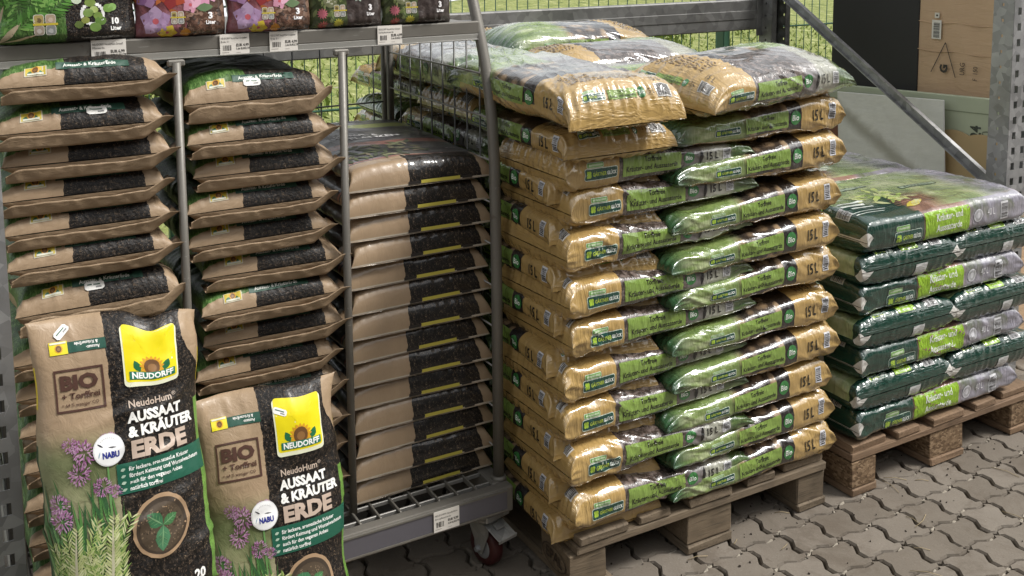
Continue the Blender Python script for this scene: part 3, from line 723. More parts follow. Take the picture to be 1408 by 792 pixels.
    def face(s, part):
        """origin and axes for reading directions"""
        P = s.P
        return {'side1': ((0, .25*P), (1, 0), (0, 1)), 'side2': ((s.L, .75*P), (-1, 0), (0, -1)), 'end': ((0, .5*P), (0, -1), (1, 0)), 'under': ((0, 0), (0, 1), (-1, 0)), 'far_end': ((s.L, .5*P), (0, 1), (-1, 0))}[part]
def place_bag(meshes, loc, rot, label, group, cat='soil bag', name='soil_bag'):
    body, pr = meshes
    o = ob(name, body, None, loc, rot); tag(o, label, cat, group)
    for p_ in (pr or []): ob(p_.name.split('.')[0], p_, o)
    return o
def film(s, rough=.24, coat=.35, bscale=70, bstr=.22):
    uv = s.uv()[0]; v = s.vmap(uv, (1, .5, 1), rot=(0, 0, .5)); h = s.noise(v, bscale, 4, .6, .8)
    f1 = s.noise(s.vmap(uv, (1.5, .30, 1), rot=(0, 0, .40)), bscale*.8, 3, .55, .9); f2 = s.noise(s.vmap(uv, (1.2, .34, 1), rot=(0, 0, -.55)), bscale*.55, 3, .55, 1.1)
    r1 = s.m('ABSOLUTE', s.sub(f1, .5)); r2 = s.m('ABSOLUTE', s.sub(f2, .5)); h = s.sub(s.mul(h, .35), s.m('MINIMUM', s.mul(s.add(r1, s.mul(r2, 1.2)), 3.2), .8))
    s.b.inputs['Coat Weight'].default_value = coat; s.rough(s.add(rough-.06, s.mul(s.noise(uv, 24, 4), .16))); s.bump(h, bstr, .006)
def dusty(s, c, amt=.25):
    o = s.pos(); d = s.sstep(s.noise(o, 13, 6, .7), .5, .78); return s.mix(s.mul(d, amt), c, (.30, .25, .18))
def print_film(name, bscale=70, bstr=.22):
    s = Sh(name, .22, .5); s.color(s.attr('Col')); film(s, .22, .7, bscale, bstr); return s.mat
PFILM = print_film('print_on_glossy_film', 60, .5)

# ---- 15 litre bag: gold end, dark photo band, green end
L15, W15 = .555, .30
GOLD = (.42, .277, .100)
def mat15(P):
    s = Sh('gold_and_green_film', .24); uv, x, q = s.uv()
    n = s.noise(uv, 22, 4, .6); n2 = s.noise(uv, 55, 3, .6, .5); n3 = s.noise(s.vmap(uv, (1, 3, 1)), 14, 3)
    gold = s.mix(n, tuple(c*.88 for c in GOLD), tuple(c*1.1 for c in GOLD))
    photo = s.ramp(n2, [(.30, (.020, .016, .014)), (.46, (.060, .045, .038)), (.58, (.150, .118, .105)), (.72, (.25, .20, .17))])
    grey = s.mix(n, (.22, .21, .18), (.46, .47, .38)); gdark = s.ramp(n3, [(.3, (.024, .058, .022)), (.55, (.085, .140, .042)), (.75, (.24, .31, .13))])
    c1 = s.mix(s.sstep(x, .335, .348), photo, (.17, .155, .15)); c1 = s.mix(s.sstep(x, .388, .405), c1, grey); c1 = s.mix(s.sstep(x, .468, .492), c1, gdark)
    mush = s.ramp(s.vor(uv, 26, out=0), [(.0, (.42, .31, .20)), (.3, (.28, .19, .11)), (.5, (.055, .04, .03)), (.8, (.015, .012, .010))])
    brg = s.ramp(s.noise(s.vmap(uv, (1, 2.5, 1)), 11, 3), [(.3, (.10, .160, .045)), (.5, (.20, .275, .085)), (.68, (.40, .45, .25))])
    c2 = s.mix(s.sstep(x, .190, .196), (.022, .018, .017), mush); c2 = s.mix(s.sstep(x, .315, .36), c2, brg); c2 = s.mix(s.sstep(x, .47, .55), c2, (.030, .085, .035))
    half = s.gt(q, .5*P); c = s.mix(half, c1, c2)
    edge = s.add(.148, s.mul(s.sub(n2, .5), .006)); c = s.mix(s.gt(x, edge), gold, c)
    low = s.m('MAXIMUM', s.lt(q, .25*P-.034), s.gt(q, .75*P+.034)); c = s.mix(s.mul(low, s.lt(x, .50)), c, gold)
    s.color(dusty(s, c, .07)); film(s, .18, 1.0, 60, .42); return s.mat
def badge(a, x0, y0, w, h, pill=True, on_dark=False):
    wht = (.62, .70, .60); dk = (.010, .060, .045)
    a.rrect(x0, y0, x0+w, y0+h, h*.22, wht, 1); a.rrect(x0+.0013, y0+.0013, x0+w-.0013, y0+h-.0013, h*.18, dk, 2)
    cx, cy, r = x0+h*.52, y0+h*.5, h*.17
    for k in range(4): a.disc(cx+r*math.cos(R(45+90*k)), cy+r*math.sin(R(45+90*k)), r*.98, (.34, .50, .045), 3, 8)
    tx = x0+h*.98; tw = w-h*1.12
    a.text('GÄRTNER', tx, y0+h*.33, h*.30, (.42, .52, .06), .8, .02, 3, 'l', fit=tw*.57); a.text('GLÜCK', tx+tw*.59, y0+h*.33, h*.30, (.80, .84, .78), .8, .03, 3, 'l', fit=tw*.41)
    if pill:
        px0, px1, py0, py1 = x0+w*.06, x0+w*.56, y0+h*1.04, y0+h*1.46
        a.rrect(px0, py0, px1, py1, h*.1, wht, 1); a.rrect(px0+.001, py0+.001, px1-.001, py1-.001, h*.08, (.16, .34, .08), 2)
        k = px0+w*.06
        while k < px1-w*.05: a.rect(k, py0+h*.13, k+w*.022, py0+h*.29, (.6, .7, .5), 3); k += w*.034
LG = (.20, .30, .062); BLK = (.012, .012, .010)
def art15_side1():
    a = Art(.0055); badge(a, .052, -.020, .090, .022)
    a.rect(.158, -.024, .330, .018, LG, 1)
    a.text('Torffreie', .245, .0025, .0115, BLK, .8, .015, 3); a.text('Kräuter- und Aussaaterde', .243, -.0155, .0115, BLK, .8, .015, 3, fit=.150)
    a.disc(.354, .000, .0165, (.035, .17, .045), 1, 18); a.text('Bio', .354, -.006, .0125, (.8, .86, .78), .95, .02, 3)
    a.leaf(.388, -.024, .046, .010, R(82), (.012, .012, .012), 1)
    a.text('15 L', .424, -.011, .0215, BLK, .72, .02, 3)
    a.rect(.457, -.016, .481, .016, (.62, .62, .62), 1); a.bars(.459, -.013, .479, .013, seed=4, vert=False)
    return a
def art15_side2():
    a = Art(.0055); L = L15
    badge(a, .120, -.018, .080, .020)
    a.rect(.218, -.022, .362, .018, LG, 1); a.text('Torffreie', .292, .003, .0110, BLK, .75, .012, 3); a.text('Kräuter- und Aussaaterde', .290, -.0150, .0110, BLK, .75, .012, 3, fit=.132)
    a.disc(.386, -.002, .0165, (.035, .17, .045), 1, 18); a.text('Bio', .386, -.008, .0125, (.8, .86, .78), .95, .02, 3)
    a.text('15 L', .463, -.014, .0225, BLK, .72, .02, 3)
    a.rect(.501, -.015, .522, .019, (.62, .62, .64), 1); a.bars(.503, -.012, .520, .016, seed=5, vert=False)
    return a
def art15_end():
    a = Art(.0055); badge(a, -.108, .033, .056, .0135)
    a.rect(-.045, .032, .030, .048, LG, 1); a.text('Torffreie', -.008, .0415, .0048, BLK, .8, .0, 3); a.text('Kräuter- und Aussaaterde', -.008, .0345, .0048, BLK, .8, 0, 3, fit=.066)
    a.disc(.043, .040, .0095, (.035, .17, .045), 1, 14); a.text('Bio', .043, .0365, .007, (.8, .86, .78), .9, .01, 3)
    a.text('15 L', .067, .036, .009, (.07, .05, .02), .8, 0, 3)
    a.rect(.083, .030, .125, .056, (.52, .50, .46), 1); a.bars(.085, .032, .123, .054, seed=6)
    a.text('15 L', .098, .064, .014, (.10, .07, .03), .8, .01, 3)
    rn_ = random.Random(2)
    for k in range(6):
        y = .082+k*.0105; p = -.115
        while p < .06:
            w = rn_.uniform(.006, .02); a.rect(p, y, p+w, y+.0042, (.16, .10, .045), 1); p += w+.004
    return a
A15 = (art15_side1(), art15_side2(), art15_end())
_m15 = {}
def bag15(seed, T0, T1, zb0=0, zb1=0, res=.0040, crease=.0038, **kw):
    b = Bag(L15, W15, T0, T1, int(L15/res), int(.72/res), seed, le=kw.pop('le', (.034, .055)), q=kw.pop('q', (.44, .38)), n=kw.pop('n', 4.0), zb=(zb0, zb1), crease=crease, lump=.0042, endw=.009, cdir=1.15, cf=30, **kw)
    if 'm' not in _m15: _m15['m'] = mat15(b.P)
    ar = [(A15[0], (0, .25*b.P+.006), (1, 0), (0, 1)), (A15[1], (b.L, .75*b.P-.005), (-1, 0), (0, -1)), (A15[2], (-.026, .5*b.P), (0, -1), (1, 0))]
    return b.body('soil_bag', _m15['m']), b.prints('printed_artwork', PFILM, ar)
VA = [bag15(k, .106, .056, -.002, .020) for k in (1, 2, 3, 4, 21)]         # front-left course, rising to the right
VB = [bag15(k, .110, .066, 0, .008) for k in (5, 6, 7, 8, 22)]
VL = [bag15(k, .074, .066, -.006, .0, q=(.22, .35)) for k in (9, 10, 11)]
VT = [bag15(12, .105, .10, crease=.0045, le=(.06, .08), q=(.10, .3)), bag15(13, .125, .135, crease=.0045, le=(.10, .13), n=2.5, q=(.25, .3))]
ORD = ['topmost', 'second', 'third', 'fourth', 'fifth', 'sixth', 'seventh', 'eighth', 'ninth', 'tenth', 'eleventh', 'twelfth', 'thirteenth', 'fourteenth', 'fifteenth', 'sixteenth']
def nth(k): return ORD[k] if k == 0 else ORD[k]+' from the top'
G15 = 'gold and green bags on the tall stack'
rn = random.Random(21)
ZA = [1.009, .926, .827, .703+.01, .617, .513, .421, .309+.006, .211]
ZB = [1.07, .974, .855+.008, .764, .669, .551+.008, .461, .366, .272, .185]
def j(a): return rn.uniform(-a, a)
for k, z in enumerate(ZA):
    place_bag(VA[(k*3) % 5], (-.036+j(.012), .140+j(.010), z-.051), (R(j(1.4)), R(j(.35)), R(1.0+j(.9))), f'gold-ended bag lying lengthwise, {nth(k)} in left front column', G15)
for k, z in enumerate(ZB):
    place_bag(VB[(k*3+1) % 5], (.806+j(.012), .139+j(.008), z-.052), (R(j(1.4)), R(j(.3)), R(180.5+j(.8))), f'green bag with gold right end, {nth(k)} in right front column', G15)
ZL = [(a+b)/2-.012 for a, b in zip(ZA, ZA[1:])]+[.155]
for k, z in enumerate(ZL):
    place_bag(VL[k % 3], (.100+j(.008), .028+j(.006), z-.030), (0, R(j(1)-1.0), R(90+j(3))), f'gold bag end wedged at the near left stack corner, {nth(k)}', G15)
    place_bag(VL[(k+1) % 3], (-.055+j(.012), .68+j(.01), z-.025), (0, 0, R(0+j(2))) if k % 2 else (0, 0, R(j(2))), f'gold bag end mid left flank of tall stack, {nth(k)}', G15)
    place_bag(VL[(k+2) % 3], (.095+j(.01), 1.225, z-.028), (0, 0, R(-90+j(2))), f'squeezed bag at far left corner of tall stack, {nth(k)}', G15)
for k, z in enumerate(ZA):
    place_bag(VL[(k+1) % 3], (.095+j(.01), .86+j(.01), z-.028), (0, 0, R(-90+j(1.5))), f'green bag along left flank behind trolley grid, {nth(k)}', G15)
    place_bag(VL[k % 3], (.50, 1.05+j(.01), z-.028), (0, 0, R(180+j(2))), f'bag at the rear of the tall stack, {nth(k)}', G15)
    place_bag(VL[k % 3], (.655, .66+j(.01), z-.03), (0, 0, R(-90+j(1))), f'inner bag squeezed behind the right front column, {nth(k)}', G15)
# loose top layers
place_bag(VL[2], (.095, -.030, 1.040), (0, R(-1.0), R(90)), 'gold bag end-on below the topmost bag, at the left front corner', G15)
place_bag(VT[0], (.062, -.100, 1.118), (0, R(-2.0), R(90.5)), 'topmost gold bag slumped forward at the left front corner of the tall stack', G15)
place_bag(VT[1], (.272, .050, 1.108), (R(4), R(-.5), R(9)), 'plump gold to green bag lying askew on top right of the tall stack', G15)
place_bag(VL[0], (-.06, .56, 1.065), (0, 0, R(1)), 'bag on the left flank just under the top layer', G15)
place_bag(VL[1], (.095, 1.23, 1.065), (0, 0, R(-90)), 'bag at the rear left corner just under the top layer', G15)
place_bag(VT[0], (.80, .36, 1.085), (0, 0, R(180)), 'bag filling the right side behind the askew top bag', G15)
place_bag(VT[1], (.22, .585, 1.100), (0, R(1), R(-2)), 'glossy bag behind the two front top bags with green side showing', G15)
place_bag(VT[0], (.08, .98, 1.125), (0, 0, R(-91)), 'glossy bag on the top rear left of the tall stack', G15)
place_bag(VT[1], (.84, .93, 1.125), (0, 0, R(178)), 'glossy bag on the top rear right of the tall stack', G15)
place_bag(VT[0], (.30, 1.10, 1.120), (0, 0, R(4)), 'rearmost glossy bag on the top of the tall stack', G15)

# ---- 40 litre dark green bag
L40, W40 = .700, .385
DG = (.0075, .040, .027)
def mat40(P, XM):
    s = Sh('dark_green_film', .22); uv, x, q = s.uv()
    n = s.noise(uv, 9, 4, .6, .6); n2 = s.noise(uv, 30, 4, .6)
    dg = s.mix(n2, tuple(c*.8 for c in DG), tuple(c*1.25 for c in DG))
    brown = s.ramp(n, [(.3, (.10, .045, .03)), (.55, (.27, .15, .11)), (.75, (.36, .27, .23))]); lil = s.ramp(n, [(.3, (.11, .13, .07)), (.5, (.25, .24, .28)), (.72, (.38, .36, .43))])
    grn = s.ramp(n, [(.3, (.10, .14, .06)), (.5, (.25, .31, .14)), (.7, (.44, .46, .30))])
    side = s.lt(s.m('ABSOLUTE', s.sub(q, .25*P)), .055)
    c_s = s.mix(s.sstep(x, .225, .232), dg, brown); c_s = s.mix(s.sstep(x, .40, .45), c_s, lil)
    yy = s.sub(q, .30*P)
    dia = s.add(x, s.mul(yy, -.25)); c_t = s.mix(s.sstep(dia, .20, .23), dg, brown); c_t = s.mix(s.sstep(s.add(dia, s.mul(n, .1)), .34, .44), c_t, grn)
    c_t = s.mix(s.sstep(s.add(yy, s.mul(n, .08)), .13, .2), c_t, grn); c_t = s.mix(s.sstep(x, .50, .60), c_t, lil)
    top = s.band(q, .25*P+.055, .75*P); c = s.mix(top, dg, c_t); c = s.mix(side, c, c_s)
    c = s.mix(s.lt(x, .03), c, dg); c = s.mix(s.lt(x, XM+.0045), c, (.55, .53, .49))
    cor = s.lt(s.add(s.sub(x, XM), s.mul(s.m('ABSOLUTE', s.sub(s.m('ABSOLUTE', s.sub(q, .5*P)), .25*P)), 1.0)), .066); c = s.mix(cor, c, (.58, .56, .52))
    s.color(c); film(s, .19, 1.0, 40, .48); return s.mat
YG = (.25, .43, .018)
def art40_side():
    a = Art(.007); badge(a, .105, -.034, .112, .036)
    a.rect(.232, -.040, .425, .038, YG, 1)
    a.text('Kräuter- und', .335, .010, .019, (.74, .78, .68), .66, .02, 3, fit=.115); a.text('Aussaaterde', .333, -.020, .019, (.74, .78, .68), .66, .02, 3, fit=.112)
    a.disc(.462, .000, .019, (.62, .62, .66), 1, 18); a.disc(.462, .000, .016, (.40, .40, .42), 2, 18); a.disc(.462, 0, .009, (.66, .66, .7), 3, 12)
    a.text('40 L', .520, -.006, .021, (.72, .72, .74), .66, .0, 3)
    a.rect(.565, -.026, .60, .026, (.62, .62, .64), 1); a.bars(.568, -.022, .598, .022, seed=8, vert=False)
    return a
def art40_end():
    a = Art(.007); badge(a, -.135, .052, .070, .014, True); a.rect(-.035, .050, .030, .075, YG, 1); a.text('Kräuter- und', -.003, .064, .006, (.7, .75, .62), .7, .01, 3); a.text('Aussaaterde', -.003, .054, .006, (.7, .75, .62), .7, .01, 3)
    a.text('40 L', .055, .058, .007, (.7, .75, .7), .7, 0, 3); a.rect(.080, .048, .125, .074, (.52, .52, .52), 1); a.bars(.083, .050, .122, .072, seed=9)
    return a
def art40_under():
    a = Art(.007); a.rect(.015, -.046, .060, -.008, (.56, .56, .55), 1); return a
def art40_flank():     # barcode on the gusset beside the end
    a = Art(.007); a.rect(-.035, .012, .045, .038, (.50, .50, .49), 1); a.bars(-.032, .015, .042, .035, (.10, .11, .11), seed=10); return a
def art40_top():
    a = Art(.007); w = (.62, .66, .62)
    a.rrect(.36, .215, .52, .235, .006, (.02, .05, .045), 1); a.rrect(.364, .218, .516, .232, .004, (.26, .32, .22), 2)
    for k in range(8): a.rect(.38+k*.015, .221, .389+k*.015, .229, (.03, .06, .05), 3)
    a.rrect(.12, .29, .30, .31, .006, (.02, .05, .045), 1); a.rrect(.124, .293, .296, .307, .004, (.28, .33, .25), 2)
    for k, (x, y, l) in enumerate(((.045, .17, .10), (.03, .145, .09), (.05, .125, .085), (.02, .10, .13), (.02, .085, .11))): a.rect(x, y, x+l, y+(.009 if k < 3 else .003), w, 2)
    rn_ = random.Random(6)
    for k in range(46): a.leaf(rn_.uniform(.14, .30), rn_.uniform(.15, .24), rn_.uniform(.03, .06), rn_.uniform(.012, .024), rn_.uniform(0, 6.28), rn_.choice([(.30, .40, .10), (.42, .48, .16), (.20, .30, .06), (.48, .5, .25)]), 1)
    for k in range(5): a.rect(.20+k*.004, .10+k*.012, .36, .104+k*.012, (.20, .095, .06), 1)
    a.leaf(.22, .085, .09, .03, .25, (.55, .45, .06), 2); a.leaf(.24, .08, .08, .025, .5, (.5, .52, .3), 2)
    return a
b40 = Bag(L40, W40, .104, .104, 130, 170, 31, le=(.022, .045), q=(.40, .4), ear=.02, n=5.0, crease=.0014, lump=.0045, endw=.004, cdir=1.3, cf=20)
M40 = mat40(b40.P, b40.xmin); P40 = b40.P
A40 = dict(side=art40_side(), end=art40_end(), under=art40_under(), flank=art40_flank(), top=art40_top())
def bag40(seed, T, kw_end=False, crease=.0034):
    b = Bag(L40, W40, T, T, 130, 170, seed, le=(.024, .045), q=(.52 if kw_end else .40, .4), ear=.02, n=5.0, crease=crease, lump=.0045, endw=.0045, cdir=1.3, cf=20)
    fl = ((.0, .5*b.P), (0, -1), (1, 0))
    ar = [(A40['side'], *b.face('side1')), (A40['end'], (b.xmin-.012, .5*b.P), (0, -1), (1, 0)), (A40['under'], (b.xmin, 0), (0, 1), (-1, 0)), (A40['top'], (0, .25*b.P-.0), (1, 0), (0, 1)), (A40['flank'], *((.030, .5*b.P+.05), (0, -1), (1, 0)))][:4 if not kw_end else 3]
    return b.body('soil_bag', M40), b.prints('printed_artwork', PFILM, ar)
V40L = [bag40(41, .098), bag40(42, .098)]; V40T = bag40(43, .104, crease=.003); V40E = [bag40(44, .092, True), bag40(45, .092, True), bag40(46, .092, True)]
G40 = 'dark green 40 litre bags on the right pallet'
Z40 = [.146, .233, .321, .410, .499, .588, .676]       # bottoms
lay = 0
for k, z in enumerate(Z40):
    d = 6-k
    if k % 2 == 0:
        place_bag(V40T if k == 6 else V40L[(k//2) % 2], (.893+j(.008), .172+j(.006), z), (R(j(.6)), 0, R(.4+j(.6))), f'dark green bag with lime label, {nth(d//2)} of the lengthwise ones', G40)
        place_bag(V40L[(k//2+1) % 2], (.90+j(.01), .575+j(.01), z), (R(j(.5)), 0, R(j(1))), f'dark green bag in second row of low stack, {nth(d//2)}', G40)
    else:
        for e, x in enumerate((1.083, 1.468)):
            place_bag(V40E[(k+e) % 3], (x+j(.005), -.022+j(.006), z), (0, R(j(.5)), R(90+j(.8))), f'dark green bag showing sealed end, {"left" if e == 0 else "right"} one of {nth(d//2)} pair', G40)

# ------------------------------------------------------------------ brown paper-look bags on the trolley
KRAFT = (.335, .240, .152)
def soil_col(s, uv, k=1.0):
    v = s.vmap(uv, (1, 1, 1)); a = s.noise(v, 170*k, 4, .72); b = s.noise(s.vmap(uv, (1, 1, 1), rot=(0, 0, .6)), 85*k, 2, .5, 2.8); w = s.vor(uv, 190*k, out=0)
    c = s.ramp(a, [(.34, (.003, .0028, .0028)), (.55, (.010, .008, .007)), (.68, (.035, .026, .020)), (.80, (.14, .105, .075))])
    ln = s.band(b, .488, .508); c = s.mix(s.mul(ln, s.mul(s.sstep(a, .44, .58), .9)), c, (.26, .185, .12)); return c, s.add(a, s.mul(w, .5))
def herb_col(s, uv):
    n = s.noise(uv, 16, 4, .6, 1.2); f = s.noise(s.vmap(uv, (1, 5, 1), rot=(0, 0, .5)), 55, 4, .65, 1.5)
    c = s.ramp(s.add(s.mul(n, .4), s.mul(f, .6)), [(.30, (.008, .020, .006)), (.47, (.035, .085, .018)), (.58, (.10, .19, .05)), (.72, (.28, .36, .15))]); return c
def kraft_col(s, uv):
    n = s.noise(uv, 18, 5, .6); st = s.noise(s.vmap(uv, (90, 500, 1)), 1, 2)
    c = s.mix(n, tuple(k*.84 for k in KRAFT), tuple(k*1.12 for k in KRAFT)); return s.mix(s.mul(s.sstep(st, .5, .7), .18), c, (.26, .17, .095))
def finish(s, c, h=None, rough=.46, coat=.06):
    uv = s.uv()[0]; s.color(dusty(s, c, .05)); n = s.noise(uv, 42, 4, .6, .9); s.b.inputs['Coat Weight'].default_value = coat; s.b.inputs['Specular IOR Level'].default_value = .32
    s.rough(s.add(rough-.1, s.mul(n, .2))); s.bump(n if h is None else s.add(n, s.mul(h, .5)), .5, .004)
def mat_lying(P):
    s = Sh('printed_brown_bag', .46); uv, x, q = s.uv(); c0 = s.sub(.5*P, q); jit = s.mul(s.sub(s.noise(uv, 60, 3), .5), .012)
    c = s.add(c0, jit); soil, h = soil_col(s, uv); kr = kraft_col(s, uv)
    soilm = s.band(c, -.024, .124); top = s.lt(s.m('ABSOLUTE', c0), .25*P+.006)
    col = s.mix(s.mul(s.lt(c, -.024), s.gt(s.add(x, jit), .009)), kr, herb_col(s, uv)); col = s.mix(soilm, col, soil)
    col = s.mix(top, kr, col); finish(s, col, s.mul(h, soilm), .5, .02); return s.mat
def mat_citrus(P):
    s = Sh('printed_citrus_bag', .46); uv, x, q = s.uv(); c0 = s.sub(.5*P, q); jit = s.mul(s.sub(s.noise(uv, 60, 3), .5), .010)
    c = s.add(c0, jit); soil, h = soil_col(s, uv); kr = kraft_col(s, uv); soilm = s.mul(s.band(c, -.034, .142), s.lt(x, .062)); top = s.lt(s.m('ABSOLUTE', c0), .25*P+.006)
    n = s.noise(s.vmap(uv, (1.6, .7, 1)), 12, 4, .6, 1.0)
    ph = s.ramp(n, [(.3, (.035, .032, .036)), (.5, (.085, .078, .082)), (.66, (.14, .135, .12)), (.8, (.22, .21, .13))])
    red = s.m('MAXIMUM', s.band(s.add(x, s.mul(c, .12)), .205, .245), s.band(s.add(x, s.mul(c, .05)), .060, .069)); ph = s.mix(s.mul(red, .75), ph, (.36, .15, .115))
    ph = s.mix(s.band(x, .43, .48), ph, (.30, .33, .10))
    col = s.mix(s.gt(s.add(x, s.mul(jit, .4)), .062), kr, ph); col = s.mix(soilm, col, soil); col = s.mix(top, kr, col)
    col = s.mix(s.lt(x, XC+.0014), col, (.44, .38, .30)); finish(s, col, s.mul(h, soilm), .40, .45); return s.mat
def sunflower(a, x, y, r, z=2):
    for k in range(16): t = 2*math.pi*k/16; a.leaf(x+.6*r*math.cos(t), y+.6*r*math.sin(t), r*.62, r*.34, t, (.62, .30, .02), z)
    a.disc(x, y, r*.78, (.13, .06, .02), z+1, 14, ry=r*.85); a.disc(x, y-.1*r, r*.45, (.24, .12, .04), z+2, 12)
def art_lying():
    a = Art(.006); a.rect(-.050, .056, .082, .0715, (.012, .060, .036), 1); a.text('Aussaat- & KräuterErde', .010, .0605, .0072, (.78, .80, .74), .9, .02, 3, fit=.095)
    a.rect(-.105, .047, -.066, .0665, (.50, .46, .34), 1); a.rect(-.103, .049, -.068, .0655, (.48, .37, .03), 2); a.leaf(-.101, .052, .013, .007, .4, (.02, .12, .05), 3); a.leaf(-.073, .052, .013, .007, 2.7, (.02, .12, .05), 3); sunflower(a, -.0855, .059, .0068, 4); a.rect(-.100, .0495, -.071, .053, (.56, .56, .46), 6)
    return a
def art_herbs(n, x0, x1, y0, y1, seed, ml=.008):
    """printed rosemary: stems with needle pairs"""
    a = Art(ml); rn_ = random.Random(seed)
    for k in range(n):
        x = rn_.uniform(x0, x1); y = rn_.uniform(y0, y1); t = math.pi/2+rn_.uniform(-.5, .5); ln = rn_.uniform(.05, .10)
        for q in range(int(ln/.006)):
            px, py = x+math.cos(t)*q*.006, y+math.sin(t)*q*.006
            for sd in (-1, 1): a.leaf(px, py, rn_.uniform(.012, .022), .0026, t+sd*rn_.uniform(.5, .9), rn_.choice([(.30, .38, .12), (.42, .46, .20), (.16, .26, .06), (.50, .52, .28)]), 2+(q % 2))
    return a
bl = Bag(.50, .315, .080, .080, 100, 140, 51, le=(.040, .05), q=(.34, .4), n=2.9); ML = mat_lying(bl.P)
AL = art_lying()
def stk_art(x, y, w=.036, h=.015, rot=0.0):
    a = Art(.006); P = [(-w/2, -h*.3), (-w/2+h*.25, -h/2), (w/2-h*.25, -h/2), (w/2, -h*.3), (w/2, h*.3), (w/2-h*.25, h/2), (-w/2+h*.25, h/2), (-w/2, h*.3)]
    c, q = math.cos(rot), math.sin(rot); f = lambda p: (x+p[0]*c-p[1]*q, y+p[0]*q+p[1]*c)
    a.poly([f(p) for p in P], (.78, .77, .73), 6)
    for (x0, y0, x1, y1, k) in ((-.36, .05, .30, .20, (.05, .12, .08)), (.05, -.28, .36, -.1, (.25, .25, .25))): a.poly([f(p) for p in ((x0*w, y0*h), (x1*w, y0*h), (x1*w, y1*h), (x0*w, y1*h))], k, 8)
    return a
def bagL(seed, T, stk=None, **kw):
    b = Bag(.50, .300, T, T, 108, 150, seed, le=(.046, .05), q=(.42, .4), ear=.05, n=3.0, crease=.0030, lump=.006, endw=.005, cdir=.4, cf=16, **kw)
    return b.body('soil_bag', ML), b.prints('printed_artwork', PRINT_MATTE, [(AL, (-.051, .5*b.P), (0, -1), (1, 0))]+([(stk_art(*stk), (0, .5*b.P), (0, -1), (1, 0))] if stk else []))
KM = None
s = Sh('folded_brown_paper', .55); uv_, _, _ = s.uv(); kc = kraft_col(s, uv_); finish(s, kc, None, .5, .03); KM = s.mat
def flap_mesh(seed, T):
    """turned-up sealed end with a pointed ear, a thin closed sheet (bag local axes: x out of the end = -x)"""
    rs_ = np.random.RandomState(seed); nc, npf = 56, 12
    c = np.linspace(-.150, .172+rs_.uniform(-.012, .010), nc)      # left -> right seen from the end
    hh = np.interp(c, [-.15, -.13, -.05, .05, .115, .15, .18], [.26, .41, .40, .37, .42, .62, .60])*T*(1+.09*pn(c*22+seed, c*0+3, 2))
    base = np.interp(c, [-.15, .115, .18], [0, 0, .57])*T+.004
    fw = .019+.006*pn(c*9+seed*2, c*0, 3)+np.interp(c, [-.16, -.13, .13, .19], [-.010, 0, 0, .004])
    V = []; U = []
    for i in range(nc):
        for k in range(npf):
            t = k/(npf-1); u_ = max(0, (t-.30)/.70); z = base[i]+max(.002, hh[i]-base[i])*u_
            xo = .050*(1-min(1, t/.30))**1.5+.006*(1-min(1, t/.36))-fw[i]*(.35*min(1, t/.36)+.65*u_**.8)
            r = .0014*pn(np.array([c[i]*40+seed]), np.array([t*2.0]), 4)[0]+.0022*(ridge(np.array([c[i]*26+seed*3]), np.array([t*.9]), 7)[0]-.4)+.0006*pn(np.array([c[i]*150]), np.array([t*2.0+seed]), 6)[0]
            V.append((xo-r, -c[i], z+r*.3)); U.append((t*.09, c[i]))
    V = np.array(V); n = len(V); idx = np.arange(n).reshape(nc, npf)
    V2 = V+np.array([.0014, 0, .0002])
    F = []
    for i in range(nc-1):
        for k in range(npf-1):
            q = (idx[i, k], idx[i+1, k], idx[i+1, k+1], idx[i, k+1]); F.append(q); F.append(tuple(p+n for p in q[::-1]))
    def rim(ids):
        for p, q in zip(ids, ids[1:]): F.append((p, q, q+n, p+n))
    rim(list(idx[:, -1])); rim(list(idx[:, 0])[::-1]); rim(list(idx[0, :])[::-1]); rim(list(idx[-1, :]))
    me_ = mesh_np('folded_end_flap', np.vstack([V, V2]), np.array(F), KM, uv=np.vstack([U, U]), smooth=True)
    return me_
VLY = [bagL(60+k, .083) for k in range(4)]; VLYT = bagL(66, .105, (-.01, .002)); VLYS = bagL(67, .085, (.03, .006)); FLP = [flap_mesh(k, .078) for k in range(4)]; FLPT = flap_mesh(9, .100)
GLY = 'brown and black herb soil bags on the trolley'
STK = mat_plain('white_sticker', (.78, .76, .72), .5, 0, .04)
def lying(x, y, z, rz, label, v, top=False, flip=0, sk=False):
    vb, fm = (VLYT, FLPT) if top else (VLYS if sk else VLY[v % 4], FLP[v % 4])
    o = place_bag(vb, (x, y, z), (0, R(flip), R(90+rz)), label, GLY); ob('folded_end_flap', fm, o); return o
ZM = [1.150-.0735*k for k in range(13)]
for k, z in enumerate(ZM):
    top = k == 0
    o = lying(-.632+j(.014)+.008*(k > 4), .268+j(.010), z if top else z, j(2.0), f'brown and black herb soil bag in the middle trolley column, {nth(k)}', k*3+k//3, top)
ZLc = [1.222, 1.135, 1.070, 1.003, .938, .872]
for k, z in enumerate(ZLc):
    o = lying(-.985+j(.010), .250+j(.008), z, j(2.5), f'brown and black herb soil bag in the left trolley column, {nth(k)}', k*3+1, sk=(k == 1))
o = lying(-.975, .235, .772, 1.0, 'tipped herb soil bag showing its dark top behind the tall upright bag', 1, True, 4)
for k in range(7):
    lying(-.985+j(.01), .255+j(.008), .70-.0745*k-.02, j(2), f'herb soil bag low in left trolley column, {ORD[k]+(" under" if k else " bag under")} the tipped bag', k*3+2)

